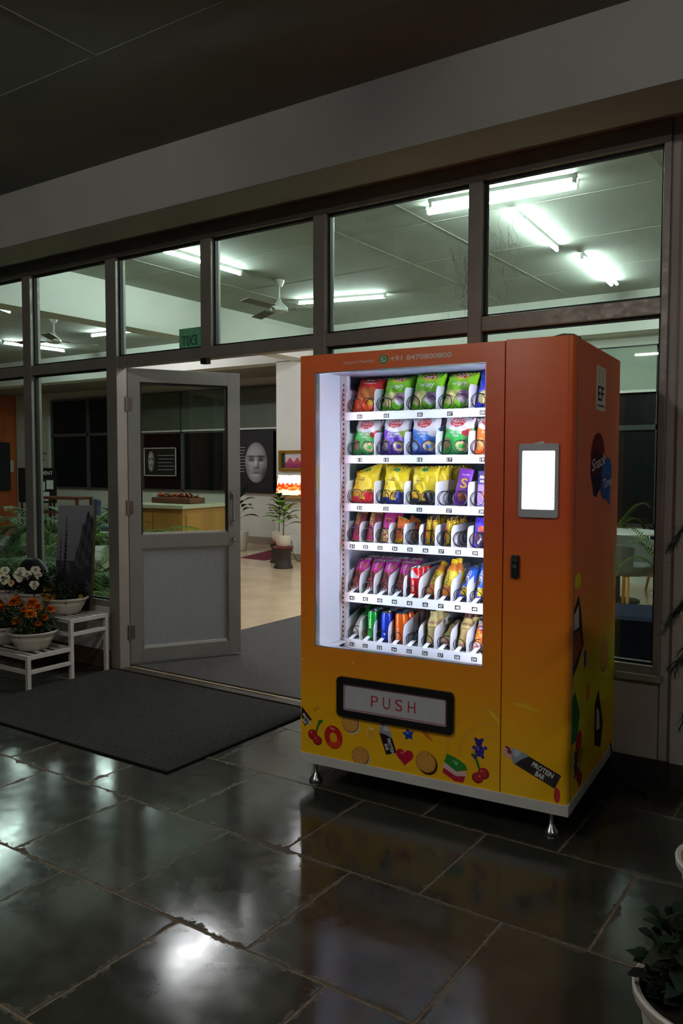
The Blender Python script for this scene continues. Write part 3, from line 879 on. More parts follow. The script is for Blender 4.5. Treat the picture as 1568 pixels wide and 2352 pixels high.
# side panel: sticker, speech bubbles, candy pictures (a = depth, b = height)
def sdecal(name, shapes, layer0=1): return decal(name, shapes, vm, 'side', layer0)
st = sdecal('logo_sticker', [((226, 220, 206), rrect(.345, .525, 1.652, 1.832, .02)), ((224, 160, 60), [(a, b) for a, b in heart(.432, 1.785, .045, 0)[0][1]]), ((226, 220, 206), [(a, b) for a, b in heart(.432, 1.786, .036, 0)[0][1]])])
mb = MB()
SD = lambda a0, b0, sl=0: (lambda x, z: (MW + .0014, a0 + x, b0 + z + sl * x))
put_text(mb, 'EF', SD(.435, 1.692), .062, width=.11, bold=.01, color=(60, 44, 52))
mb.col((90, 80, 80))
for _i in range(9): mb.box(MW + .0010, MW + .0014, .372 + .014 * _i, .382 + .014 * _i, 1.668, 1.675)
mb.build('sticker_lettering', m_side_print, st, fix=False)
bub = sdecal('speech_bubble_print', [((112, 28, 34), ell(.40, 1.475, .125, .085, 26, .1)), ((70, 24, 40), ell(.395, 1.405, .125, .085, 26, -.1)), ((42, 26, 56), [(.29, 1.38), (.52, 1.385), (.44, 1.325), (.38, 1.295), (.33, 1.305)])])
bub2 = sdecal('speech_bubble_print', [((44, 96, 170), ell(.575, 1.385, .105, .075, 26, .25)), ((40, 76, 150), ell(.555, 1.335, .10, .055, 24)), ((44, 90, 170), [(.57, 1.31), (.66, 1.33), (.652, 1.27), (.64, 1.255), (.61, 1.256)])], 5)
mb = MB(); put_text(mb, 'Snack', SD(.415, 1.418, .14), .05, width=.245, bold=.008, italic=.15, color=(226, 216, 210))
mb.build('speech_bubble_lettering', m_side_print, bub, fix=False)
mb = MB(); put_text(mb, 'Time', SD(.585, 1.335, .10), .042, width=.165, bold=.008, italic=.15, color=(206, 216, 230))
mb.build('speech_bubble_lettering', m_side_print, bub2, fix=False)
sdecal('candy_bar_print', [((52, 32, 40), [(.045, .62), (.045, .88), (.12, .93), (.16, .86), (.21, .72), (.13, .66)]), ((190, 180, 170), [(.05, .80), (.05, .86), (.12, .89), (.13, .80)]), ((150, 80, 40), [(.05, .66), (.05, .79), (.14, .79), (.18, .72)])])
sdecal('green_wrapper_print', [((40, 120, 50), [(.045, .36), (.045, .54), (.09, .56), (.17, .45), (.13, .36)])])
sdecal('cookie_print', cookie(.60, .60, .075, (200, 196, 180)))
sdecal('cookie_print', cookie(.78, .90, .04, (170, 160, 140)))
sdecal('gummy_print', [((190, 30, 40), ell(.16, .345, .05, .04, 16)), ((206, 50, 50), ell(.15, .31, .035, .03, 16))])
sdecal('gummy_print', [((230, 130, 50), ell(.30, .505, .04, .035, 16))])
sdecal('gummy_bear_print', bear(.12, .255, 1.6, (50, 50, 130)))
sdecal('gummy_print', [((50, 70, 160), rrect(.22, .26, .62, .69, .01))])
sdecal('chocolate_bar_print', [((44, 26, 34), [(.44, .245), (.43, .42), (.50, .47), (.60, .30), (.56, .20)]), ((210, 205, 200), [(.47, .30), (.47, .40), (.52, .37), (.54, .29)])])
sdecal('cherry_print', cherry(.16, .20, 1.4))
sdecal('yellow_splash_print', [((226, 206, 40), ell(.10, .985, .05, .03, 14))])
sdecal('pale_splash_print', [((180, 172, 120), ell(.79, 1.0, .025, .09, 16))])

# ---- inside of the cabinet
V_SH = 0.255
lin_ = MB()
lin_.box(.034, .048, .045, .265, .52, 1.85)                                     # left liner in front of the rails
left_liner = lin_.build('side_liner', m_liner, vm)
boxobj('side_liner', m_liner, (.90, .913, .045, .78, .52, 1.85), vm)
boxobj('side_liner', m_liner, (.034, .045, .265, .78, .52, 1.85), vm)
boxobj('back_liner', m_liner_grey, (.034, .913, .74, .775, .50, 1.85), vm)
boxobj('top_liner', m_liner_grey, (.034, .913, .045, .775, 1.838, 1.854), vm)
led = boxobj('led_strip', m_led, (.0485, .0515, .050, .060, .64, 1.82), vm)
led2 = boxobj('led_strip', m_led, (.893, .8985, .050, .062, .64, 1.82), vm)
boxobj('led_channel', m_liner, (.048, .053, .062, .072, .60, 1.84), vm)
rl = MB().box(.046, .052, .262, .31, .54, 1.838).box(.052, .080, .272, .30, .54, 1.838)
rail = rl.build('shelf_rail', m_liner, vm)
mb = MB().col((24, 26, 30))
z = .62
while z < 1.80:
    mb.box(.060, .066, .2712, .2722, z, z + .010); z += .0225
mb.build('rail_slots', m_print, rail)
boxobj('wire_loom', mat('grey_conduit', (200, 206, 214), .5), (.052, .056, .262, .272, .54, 1.838), vm)
# sloping white plate at the lower left and the dark drop floor with fan grilles
MB().prism([(.05, .048), (.05, .262), (.085, .262), (.10, .048)], lambda a, b, d: (a, b, d), .60, .606).build('kick_plate', m_liner, vm)
df = boxobj('drop_floor', mat('drop_floor_grey', (96, 104, 118), .3, .3), (.05, .90, .30, .74, .50, .548), vm)
gp = boxobj('grille_panel', mat('grille_panel_grey', (70, 76, 88), .25, .4), (.088, .90, .045, .262, .550, .5725), vm)
for u in (.33, .52):
    for rr in (.062, .053, .044, .035, .026, .017):
        MB().tube([(u + rr * math.cos(2 * PI * i / 28), 
                    .190 + rr * math.sin(2 * PI * i / 28), .5735) for i in range(28)], .0022, 5, closed=True).build('grille_ring', m_black, gp, smooth=60)

DIV = [.083, .1575, .231, .306, .3805, .455, .531, .607, .681, .756, .832]
SHZ = [1.665, 1.468, 1.248, 1.070, .834, .617]
def coil_mesh(r, turns, pitch, hand, wire):
    mb = MB(); pts = []
    n = int(turns * 22)
    for i in range(n + 1):
        a = -PI / 2 + hand * 2 * PI * i / 22
        pts.append((r * math.cos(a), pitch * max(0, i - 20) / 22, r * (1 + math.sin(a)) + wire))
    return mb.tube(pts, wire, 5).mesh('coil', m_wire, smooth=60)
COILS = {}
def coil(shelf, u, r, hand, turns=8, pitch=.052, v=.262, wire=.0019):
    key = (r, turns, pitch, hand)
    if key not in COILS: COILS[key] = coil_mesh(r, turns, pitch, hand, wire)
    o = bpy.data.objects.new('coil', COILS[key]); link(o, shelf); o.location = (u, v, .002)
    return o
def divider_mesh(hf, hb, depth=.44, rad=.045):
    """side plate: rounded front top corner, rising to the back"""
    poly = [(0, 0), (0, hf - rad)]
    for i in range(6):
        a = PI - (PI / 2) * i / 5
        poly.append((rad * .75 + rad * .75 * math.cos(a), hf - rad + rad * math.sin(a)))
    poly += [(.16, hb), (depth, hb), (depth, 0)]
    return MB().prism(poly, lambda a, b, d: (d, a, b), -.0012, .0012).mesh('divider', m_shelfw)
D_HI, D_MID, D_LO = divider_mesh(.106, .112, rad=.03), divider_mesh(.094, .098, rad=.035), divider_mesh(.096, .128, rad=.045)
NUMS = [[1, 3, 5, 7, 9], [11, 13, 15, 17, 19], [21, 23, 25, 27, 29], range(31, 40), range(41, 50), range(51, 60)]
LBLU = [[.159, .294, .458, .598, .745]] * 3 + [[.122, .191, .265, .339, .414, .490, .564, .642, .719]] * 3
m_tag = mat('number_tag', (16, 16, 18), .5)
tagmesh = MB().box(-.0125, .0125, -.0012, 0, -.009, .009).mesh('number_tag', m_tag)
ordn = 'top second third fourth fifth lowest'.split()
for r in range(6):
    sh = empty('shelf', (0, 0, SHZ[r]), parent=vm)
    tag(sh, ordn[r] + ' white shelf tray of the machine')
    hstrip = .036 if r < 4 else .044
    boxobj('tray', m_shelfw, (.081, .90, V_SH, .72, -.006, 0), sh)
    boxobj('front_strip', m_shelfw, (.079, .90, V_SH - .004, V_SH, -hstrip + .002, .003), sh, bevel=.001)
    for i, u in enumerate(DIV):
        if r < 3 and i % 2: continue
        o = bpy.data.objects.new('divider', D_HI if r < 3 else (D_MID if r == 3 else D_LO)); link(o, sh); o.location = (u, V_SH + .003, 0)
    for j, nn in enumerate(NUMS[r]):
        o = bpy.data.objects.new('number_tag', tagmesh); link(o, sh); o.location = (LBLU[r][j], V_SH - .0042, -.018 if r < 4 else -.022)
        mb = MB()
        put_text(mb, '%02d' % nn, lambda x, z, u0=LBLU[r][j]: (u0 + x, V_SH - .0058, (-.018 if r < 4 else -.022) + z - .0062), .0125, width=.0185, bold=.02, color=(245, 245, 245))
        mb.build('slot_number', m_print, sh, fix=False)
        if r < 3:
            u0 = DIV[2 * j]; w = DIV[2 * j + 2] - u0
            coil(sh, u0 + w * .26, .031, -1); coil(sh, u0 + w * .74, .031, 1)
        else:
            u0 = DIV[j]; w = DIV[j + 1] - u0
            if r == 3: coil(sh, u0 + w * .52, .0325, -1)
            else: coil(sh, u0 + w * .52, .026, -1, 8, .062)
            if r >= 4:
                fl = MB().grid(1, 5, lambda a, b, uc=u0 + w * .42: (uc + (a - .5) * .021 + b * .012, V_SH - .006 + b * .045, .001 + .020 * math.sin(b * PI * .55)))
                fl.build('front_flap', m_shelfw, sh)
                MB().tube([(u0 + w * .72, V_SH + .004, .004), (u0 + w * .72, V_SH + .02, .016), (u0 + w * .55, V_SH + .03, .02)], .0013, 5).build('wire_stop', m_wire, sh, smooth=60)

# ------------------------------------------------------------------ products in the machine
class Pillow:
    """a filled film packet: w wide, h tall, t half thickness; x across, y depth (front is -y), z up"""
    def __init__(s, w, h, t, seal=.06, seed=0, tilt=0.0, pinch=.06, puff=.55, wr=1.0):
        s.w, s.h, s.t, s.seal, s.seed, s.tilt, s.pinch, s.puff, s.wr = w, h, t, seal, seed, tilt, pinch, puff, wr
    def pt(s, a, b, side=-1, lift=0.0):
        """a, b in 0..1"""
        x = a * 2 - 1; q = b
        e = min(1.0, max(0.0, (min(q, 1 - q) - s.seal * .6) / .22))
        env = math.sin(e * PI / 2) ** s.puff if e > 0 else 0.0
        T = s.t * env * max(0.0, 1 - abs(x) ** 3.2) ** .6
        k = s.seed
        wrk = s.wr * s.t * (.10 * math.sin(9 * x + 5 * q + k) * math.sin(7 * q * 2 + k * 1.7) + .07 * math.sin(17 * q + 11 * x * (1 - q) + 2 * k)) * env
        crease = s.wr * s.t * .16 * (1 - env) * math.sin(26 * x + k) * (1 if 0.02 < q < .98 else .3)
        hw = s.w / 2 * (1 - s.pinch * env)
        zz = s.h * q
        if q > .995: zz += .0016 * (1 if int(round(a * 40)) % 2 else -1) + s.tilt * x * s.w
        elif q > .7: zz += s.tilt * x * s.w * (q - .7) / .3
        y = side * (T + lift) + (wrk + crease) * (1 if side < 0 else .6)
        return (hw * x, y, zz)
    def mesh(s, name, paint, m, nx=30, ny=38, back=(90, 90, 95)):
        mb = MB()
        mb.grid(nx, ny, lambda a, b: s.pt(a, b, -1), lambda a, b: paint(a * 2 - 1, b))
        mb.grid(14, 18, lambda a, b: s.pt(1 - a, b, 1), lambda a, b: back)
        return mb.mesh(name, m, smooth=180, fix=False)
    def text(s, mb, txt, x0, z0, hgt, width=None, bold=.01, italic=0, color=(255, 255, 255), rot=0.0, bend=0.0):
        ca, sa = math.cos(rot), math.sin(rot)
        def F(x, z):
            z = z + bend * x * x
            X, Z = x0 + x * ca - z * sa, z0 + x * sa + z * ca
            a = X / s.w + .5; b = Z / s.h
            p = s.pt(min(1, max(0, a)), min(1, max(0, b)), -1)
            return (p[0], p[1] - .0012, p[2])
        put_text(mb, txt, F, hgt, width, bold, italic, color)

def inE(x, q, cx, cq, rx, rq): return ((x - cx) / rx) ** 2 + ((q - cq) / rq) ** 2 < 1
def mixc(a, b, t): return tuple(a[i] + (b[i] - a[i]) * t for i in range(3))
def hsh(x, q, k=1.0):
    v = math.sin(x * 127.1 * k + q * 311.7 * k) * 43758.5453
    return v - math.floor(v)

def p_lehar(x, q):
    if q < .30: return (232, 84, 26) if not inE(x, q, .45, .26, .3, .1) else (240, 190, 30)
    if q < .68 and abs(x + .05) < .75 - abs(q - .5):
        return mixc((214, 150, 60), (150, 70, 26), (math.sin(x * 30 + q * 60) * math.sin(q * 44 - x * 25) + 1) / 2)
    if inE(x, q, 0, .88, .5, .07): return (70, 34, 24)
    return (190, 34, 24)
def p_lays(g):
    def f(x, q):
        if inE(x, q, .05, .86, .52, .12):
            if inE(x, q, .05, .875, .44, .085): return (196, 30, 36) if abs(q - .87) < .055 else (206, 120, 110)
            return (246, 196, 40)
        if inE(x, q, -.45, .25, .40, .17): return (226, 212, 130) if not inE(x, q, -.45, .25, .34, .13) else (236, 224, 150)
        if inE(x, q, .42, .30, .42, .17): return (226, 226, 226) if q < .26 else mixc((150, 90, 130), (226, 210, 216), hsh(round(x * 5), round(q * 12)))
        if inE(x, q, .0, .42, .95, .05): return (200, 214, 120) if g else (90, 110, 220)
        return mixc((104, 188, 22), (136, 212, 40), q) if g else (34, 50, 180)
    return f
def p_theatre(c1, c2, cz, veg):
    def f(x, q):
        arc = .70 - .12 * math.cos(x * 1.7)
        if q > arc:
            if inE(x, q, -.05, .83, .54, .125): return (206, 34, 46)
            return (232, 232, 236)
        if inE(x, q, .62, .60, .34, .14): return veg
        if inE(x, q, .42, .22, .40, .13): return (226, 204, 150) if not inE(x, q, .42, .20, .22, .06) else c1
        if inE(x, q, -.62, .25, .26, .15): return mixc(veg, c1, .4)
        return mixc(c2, c1, min(1, q / .5))
    return f
def p_yellow(bot):
    def f(x, q):
        if q < .14: return bot if (q < .10 or abs(x) > .2) else (236, 206, 30)
        if x > .1 and q < .30: return bot
        if inE(x, q, -.35, .19, .62, .10): return (224, 176, 40) if hsh(round(x * 9), round(q * 30)) > .3 else (190, 130, 20)
        if inE(x, q, .0, .90, .24, .06): return (24, 130, 60)
        if abs(q - .66) < .010 and -.62 < x < .05 and int(x * 30) % 4: return (150, 110, 20)
        if abs(q - .60) < .013 and -.62 < x < -.05: return (70, 52, 20)
        if inE(x, q, -.62, .50, .09, .03): return (206, 120, 40)
        return (240, 212, 36)
    return f
def p_cake(x, q):
    if q > .93 or q < .13: return (240, 236, 236) if (int(x * 5 + 50) + int(q * 26)) % 2 else (54, 36, 40)
    if q > .60: return (176, 34, 140) if not inE(x, q, .5, .74, .25, .08) else (150, 100, 60)
    return mixc((128, 40, 40), (84, 26, 28), .5 + .5 * math.sin(q * 20 + 3 * x)) if abs(x) < .75 else (60, 22, 26)
def p_biscuit(x, q):
    if q > .97 or q < .03: return (190, 150, 70)
    if q > .50: return (92, 22, 36) if not (abs(x + .3) < .35 and .55 < q < .9) else ((170, 130, 60) if int(q * 40) % 3 else (70, 20, 30))
    return (158, 34, 96) if not inE(x, q, .1, .28, .55, .13) else (116, 30, 44)
def p_magenta(x, q):
    if q < .42: return (226, 200, 120) if hsh(round(x * 9), round(q * 40)) > .45 else (150, 60, 60)
    return (190, 36, 130) if not inE(x, q, .1, .72, .5, .09) else (110, 30, 40)
def p_orange_small(x, q):
    if q > .95 or q < .14: return (236, 196, 40)
    if inE(x, q, .0, .42, .75, .22): return (226, 120, 60) if hsh(round(x * 6), round(q * 18)) > .5 else (196, 80, 40)
    return (240, 120, 40)
def p_star_bar(x, q):
    if q > .80: return (22, 18, 16) if hsh(round(x * 3), round(q * 40)) > .3 else (230, 190, 40)
    if q < .10: return (180, 150, 30)
    if x < -.05: return (236, 150, 40) if q > .24 else (70, 60, 140)
    return (240, 214, 30)
def p_silk(x, q):
    if inE(x, q, .15, .24, .62, .13): return (116, 54, 40) if hsh(round(x * 3), round(q * 14)) > .25 else (160, 84, 60)
    return mixc((96, 34, 150), (128, 56, 190), q)
def p_protein(x, q):
    if q > .62: return (62, 56, 110)
    if inE(x, q, .1, .30, .62, .22): return (214, 140, 60) if not inE(x, q, .1, .30, .14, .05) else (120, 70, 40)
    return (150, 130, 206)
def p_purple_pouch(x, q):
    if q > .70: return (60, 50, 190)
    if inE(x, q, .2, .60, .5, .10): return (206, 90, 40)
    if inE(x, q, .0, .26, .8, .24): return (58, 30, 60)
    return (70, 56, 180)
def p_blue_pack(x, q):
    if q < .30: return (236, 206, 40) if .10 < q and x > -.5 else (70, 80, 200)
    if inE(x, q, -.55, .48, .35, .12): return (60, 44, 44)
    return (30, 96, 206)
def p_pouch(x, q):
    if q > .84: return (206, 206, 212)
    if inE(x, q, .0, .74, .8, .09): return (120, 60, 140)
    if q < .22: return (220, 150, 160) if hsh(round(x * 6), round(q * 20)) > .4 else (236, 226, 226)
    return mixc((236, 90, 50), (246, 190, 50), hsh(round(x * 4), round(q * 12)))

def packet(name, pil, paint, texts=(), nx=30, ny=38, m=None):
    o = bpy.data.objects.new(name, pil.mesh(name, paint, m or m_print, nx, ny)); link(o)
    if texts:
        mb = MB()
        for t in texts: pil.text(mb, *t[0], **t[1])
        mb.build('packet_lettering', m_print, o, fix=False)
    return o

ROWG = ['snacks on the top shelf of the machine', 'snacks on the second shelf of the machine', 'snacks on the third shelf of the machine', 'snacks on the fourth shelf of the machine', 'products on the fifth shelf of the machine', 'products on the lowest shelf of the machine']
def place(o, row, u, v, label, cat, lean=0.0, roll=0.0, yaw=0.0, dz=0.003, first=False, dup=True):
    c = copy_thing(o) if o.get('used') else o
    o['used'] = 1
    c.location = MM @ Vector((u, v, SHZ[row] + dz))
    c.rotation_euler = (-lean, roll, TH + yaw)
    for k_ in ('label', 'category', 'group'):
        if k_ in c: del c[k_]
    tag(c, label, cat, ROWG[row])
    return c
T = lambda *a, **k: (a, k)
PRODUCTS = []

# top shelf: chip bags
pl = Pillow(.142, .172, .032, seed=1, tilt=.05)
lehar = packet('snack_bag', pl, p_lehar, [T('Lehar', .0, .146, .012, width=.046, color=(236, 226, 206), italic=.2), T('IIIIIIIIIIII', .0, .131, .0065, width=.07, color=(240, 220, 200))])
place(lehar, 0, .155, .312, 'red and orange crunchy noodle snack bag in slot 01', 'snack bag', lean=.36, roll=.10)
pl = Pillow(.144, .172, .034, seed=2, tilt=.04)
lays = packet('chip_bag', pl, p_lays(True), [T("Lay's", .006, .140, .020, width=.056, bold=.03, color=(250, 246, 240), rot=.1), T('wavy', .0, .100, .024, width=.074, bold=.02, color=(236, 250, 220), rot=.06)])
place(lays, 0, .305, .314, 'bright green wavy chip bag next to the red noodle snack bag', 'chip bag', lean=.36, roll=.06)
place(lays, 0, .454, .314, 'bright green wavy chip bag, middle one of the three front bags', 'chip bag', lean=.26, roll=.10)
place(lays, 0, .606, .314, 'bright green wavy chip bag next to the royal blue bag', 'chip bag', lean=.34, roll=.08)
place(lays, 0, .308, .405, 'green chip bag behind the leftmost green chip bag', 'chip bag', lean=.28, roll=.03)
place(lays, 0, .480, .40, 'green chip bag behind the middle green chip bag', 'chip bag', lean=.3, roll=.10)
place(lehar, 0, .168, .39, 'red snack bag behind the front bag of slot 01', 'snack bag', lean=.30, roll=.08)
pl = Pillow(.142, .172, .032, seed=5)
lays_b = packet('chip_bag', pl, p_lays(False), [T("Lay's", .006, .140, .020, width=.056, bold=.03, color=(250, 246, 240), rot=.1), T('wavy', .0, .100, .024, width=.074, bold=.02, color=(220, 230, 255), rot=.06)])
place(lays_b, 0, .757, .315, 'royal blue wavy chip bag in slot 09', 'chip bag', lean=.30, roll=.06)

# second shelf: popcorn style bags
th = []
for i, (c1, c2, cz, veg, line) in enumerate((((60, 190, 84), (30, 130, 60), 0, (170, 40, 44), ('NEW YORK', 'PIZZA')), ((110, 60, 190), (70, 40, 140), 0, (150, 180, 90), ('INDIAN', 'SPICES')), ((60, 130, 220), (30, 60, 160), 0, (226, 230, 236), ('NORMAL', 'SALT')), ((240, 130, 40), (230, 110, 30), 0, (240, 220, 150), ('IIIIII', '')))):
    pl = Pillow(.140, .170, .032, seed=7 + i * 1.7, tilt=.03 * (i - 1))
    th.append(packet('popcorn_bag', pl, p_theatre(c1, c2, cz, veg), [T('THEATRE', -.003, .138, .017, width=.066, bold=.03, color=(250, 246, 246), rot=.06), T('Project', -.003, .125, .010, width=.042, color=(250, 240, 240), italic=.2, rot=.06), T('the', -.003, .157, .005, color=(250, 240, 240)), T(line[0], -.004, .088, .010, width=.06, bold=.02, color=(240, 250, 240))] + ([T(line[1], -.004, .075, .010, width=.032, bold=.02, color=(240, 250, 240))] if line[1] else [])))
place(th[0], 1, .155, .314, 'white and green popcorn bag at the left end of the second shelf', 'popcorn bag', lean=.24, roll=.05)
place(th[1], 1, .305, .314, 'white and purple popcorn bag in slot 13', 'popcorn bag', lean=.22, roll=.03)
place(th[2], 1, .455, .314, 'white and blue popcorn bag in slot 15', 'popcorn bag', lean=.18, roll=.0)
place(th[0], 1, .605, .314, 'white and green popcorn bag between the blue and orange ones', 'popcorn bag', lean=.20, roll=.05)
place(th[3], 1, .757, .315, 'white and orange popcorn bag in slot 19', 'popcorn bag', lean=.22, roll=.0)
place(th[0], 1, .175, .40, 'green popcorn bag behind the left end popcorn bag', 'popcorn bag', lean=.2)
place(th[3], 1, .470, .41, 'orange popcorn bag behind the blue bag of slot 15', 'popcorn bag', lean=.2)
place(th[0], 1, .630, .40, 'green popcorn bag behind the right hand green popcorn bag', 'popcorn bag', lean=.2)

# third shelf: yellow snack bags, chocolate, cookie box
ylw = []
for i, bot in enumerate(((206, 40, 50), (30, 40, 130), (34, 34, 44))):
    pl = Pillow(.130, .172, .024, seed=15 + i * 2.3, tilt=(.22, -.02, .02)[i], wr=1.4)
    ylw.append(packet('yellow_snack_bag', pl, p_yellow(bot), []))
place(ylw[0], 2, .145, .310, 'yellow snack bag with red base and folded top in slot 21', 'snack bag', lean=.26, roll=.08)
place(ylw[1], 2, .303, .312, 'yellow snack bag with navy base in slot 23', 'snack bag', lean=.22, roll=.05)
place(ylw[2], 2, .450, .312, 'yellow snack bag with black base in slot 25', 'snack bag', lean=.18, roll=.02)
nth = 'second third fourth fifth sixth'.split()
for i in range(3):
    place(ylw[0], 2, .165 + .006 * i, .37 + .055 * i, 'yellow snack bag, %s in the row with the red based folded bag' % nth[i], 'snack bag', lean=.16, roll=.02)
for i in range(3):
    place(ylw[1], 2, .315 + .004 * i, .37 + .055 * i, 'yellow snack bag, %s in the row with the navy based bag' % nth[i], 'snack bag', lean=.14)
for i in range(5):
    place(ylw[2], 2, .470 + .006 * i, .365 + .055 * i, 'yellow snack bag, %s in the row with the black based bag' % nth[i], 'snack bag', lean=.14, roll=(-1) ** i * .03)
pl = Pillow(.066, .165, .008, seal=.02, seed=2, puff=.3, pinch=.0, wr=.5)
silk = packet('chocolate_bar', pl, p_silk, [T('S', .003, .078, .044, width=.032, bold=.02, color=(226, 186, 60)), T('Dairy Milk', .004, .134, .0075, width=.036, italic=.2, bold=.01, color=(240, 236, 250)), T('IIIIIIIII', .0, .068, .003, width=.034, color=(200, 140, 90))])
place(silk, 2, .618, .320, 'purple chocolate bar with gold letter S in slot 27', 'chocolate bar', lean=.24, roll=.12)
cb = MB().box(-.045, .045, -.010, .010, 0, .150)
n0 = len(cb.v)
pb = bpy.data.objects.new('cookie_box', MB().grid(24, 30, lambda a, b: ((a - .5) * .09, -.0105, b * .150), lambda a, b: p_protein(a * 2 - 1, b)).col((120, 104, 170)).box(-.045, .045, -.010, .010, 0, .150).mesh('cookie_box', m_print, fix=False))
link(pb)
mb = MB(); put_text(mb, 'MAX', lambda x, z: (x - .016, -.0112, .118 + z), .014, bold=.03, italic=.2, color=(250, 250, 250)); put_text(mb, 'PROTEIN', lambda x, z: (x - .002, -.0112, .100 + z), .011, width=.066, bold=.03, color=(250, 250, 250)); put_text(mb, 'IIIIIIIII', lambda x, z: (x, -.0112, .008 + z), .008, width=.06, bold=.02, color=(250, 250, 250))
mb.build('box_lettering', m_print, pb, fix=False)
place(pb, 2, .755, .300, 'lilac protein cookie box in slot 29', 'box', lean=.10)

# fourth shelf: biscuits and bars
pl = Pillow(.060, .142, .016, seed=3, seal=.03)
bis = packet('biscuit_pack', pl, p_biscuit, [T('IIIIIII', -.012, .108, .010, width=.05, bold=.02, color=(226, 196, 120), rot=PI / 2)])
place(bis, 3, .118, .300, 'maroon and pink biscuit pack at the left end of the fourth shelf', 'biscuit pack', lean=.34, roll=.06)
place(bis, 3, .193, .300, 'maroon and pink biscuit pack, second from the left on the fourth shelf', 'biscuit pack', lean=.34, roll=.06)
place(bis, 3, .125, .38, 'maroon biscuit pack hidden behind the left end biscuit pack', 'biscuit pack', lean=.3)
place(bis, 3, .200, .38, 'maroon biscuit pack hidden behind the second biscuit pack from the left', 'biscuit pack', lean=.3)
mag = packet('biscuit_pack', Pillow(.060, .142, .016, seed=8, seal=.03), p_magenta, [T('IIIII', .0, .106, .006, width=.034, italic=.2, color=(226, 196, 120))])
place(mag, 3, .267, .300, 'bright magenta biscuit pack in slot 33', 'biscuit pack', lean=.34, roll=.06)
place(mag, 3, .278, .38, 'magenta biscuit pack behind the front pack of slot 33', 'biscuit pack', lean=.3)
osm = packet('snack_packet', Pillow(.060, .118, .018, seed=4, tilt=-.15), p_orange_small)
place(osm, 3, .343, .300, 'small orange and yellow snack packet in slot 34', 'snack packet', lean=.30, roll=.03)
place(osm, 3, .352, .37, 'small orange packet behind the front packet of slot 34', 'snack packet', lean=.3, roll=.2)
sb = packet('chocolate_bar', Pillow(.026, .128, .010, seed=6, seal=.05, wr=1.8), p_star_bar, [T('5STAR', -.001, .052, .012, width=.052, bold=.03, color=(206, 40, 40), rot=PI / 2)], nx=14, ny=40)
place(sb, 3, .478, .292, 'thin yellow chocolate bar, left one of the front pair', 'chocolate bar', lean=.16, roll=.04)
place(sb, 3, .506, .296, 'thin yellow chocolate bar, right one of the front pair', 'chocolate bar', lean=.18, roll=.0)
place(sb, 3, .570, .292, 'thin yellow chocolate bar standing alone right of the pair', 'chocolate bar', lean=.16, roll=.08)
for i in range(4):
    place(sb, 3, .480 + .012 * (i % 2), .34 + .05 * i, 'yellow chocolate bar behind the front pair, %s in the row' % nth[i], 'chocolate bar', lean=.12, roll=.1 * (-1) ** i)
    place(sb, 3, .572 + .010 * (i % 2), .34 + .05 * i, 'yellow chocolate bar behind the single front bar, %s in the row' % nth[i], 'chocolate bar', lean=.12, roll=.1 * (-1) ** i)
pp = packet('cookie_pouch', Pillow(.062, .130, .018, seed=9), p_purple_pouch, [T('IIII', .004, .022, .008, width=.03, bold=.02, italic=.2, color=(240, 236, 246), rot=.9)])
place(pp, 3, .722, .300, 'blue violet cookie pouch in slot 39', 'cookie pouch', lean=.22)

# fifth shelf: cakes, cans, juice bottles, blue biscuits
pl = Pillow(.068, .170, .020, seed=12, seal=.07, tilt=.05, wr=1.5)
cake = packet('cake_pack', pl, p_cake, [T('CAKES', .002, .128, .012, width=.036, bold=.02, color=(240, 226, 240), rot=PI / 2)])
for i in range(4):
    place(cake, 4, .118 + .0745 * i, .296, 'magenta topped cake pack with checked ends, %s of the front four' % ('leftmost second third rightmost'.split()[i]), 'cake pack', lean=.50 + .05 * (i % 2), roll=.05 + .03 * (i % 2))
for i in range(4):
    place(cake, 4, .128 + .0745 * i, .375, 'cake pack standing behind the %s magenta topped cake pack' % ('leftmost second third rightmost'.split()[i]), 'cake pack', lean=.42, roll=.05)

def can(name, paint, words=(), r=.0265, h=.134):
    pr = [(0, .004), (r * .72, .004), (r * .80, 0), (r * .96, .010)]
    for i in range(17): pr.append((r, .014 + (h - .034) * i / 16))
    pr += [(r * .96, h - .012), (r * .86, h - .004)]
    o = bpy.data.objects.new(name, MB().lathe(pr, 28, paint=paint, caps=False).mesh(name, m_can, smooth=50)); link(o)
    lid = MB().lathe([(r * .86, h - .004), (r * .885, h - .001), (r * .84, h), (r * .79, h - .004), (0, h - .005)], 28, caps=False)
    lid.tube([(-.006, -.002, h - .003), (.006, -.002, h - .003), (.007, -.014, h - .002), (-.007, -.014, h - .002)], .0012, 5, closed=True)
    lid.build('can_lid', m_lid, o, smooth=50)
    if words:
        mb = MB()
        for (txt, zc, hg, wd, cl, rt) in words:
            def F(x, z, zc=zc, rt=rt):
                if rt: x, z = -z, x
                a = -PI / 2 + x / r
                return ((r + .0007) * math.cos(a), (r + .0007) * math.sin(a), zc + z)
            put_text(mb, txt, F, hg, wd, .02, 0, cl)
        mb.build('can_lettering', m_print, o, fix=False)
    return o
m_can = mat('printed_can', (200, 200, 200), .25, .25, attr=True)
m_lid = mat('aluminium_lid', (214, 216, 220), .22, 1.0)
def can_red(a, z): 
    t = math.sin(a + z * 40)
    return (196, 200, 208) if (z > .085 and t > .35) else ((206, 30, 36) if hsh(round(a), 0) < 2 else 0)
def plain(c): return lambda a, z: c
c_red = can('drink_can', can_red, [('IIIIIIII', .05, .007, .05, (240, 220, 220), 1)])
c_blue = can('drink_can', lambda a, z: (30, 44, 150) if math.sin(a * 2) > -.3 else (170, 176, 196))
c_brown = can('drink_can', plain((108, 66, 40)))
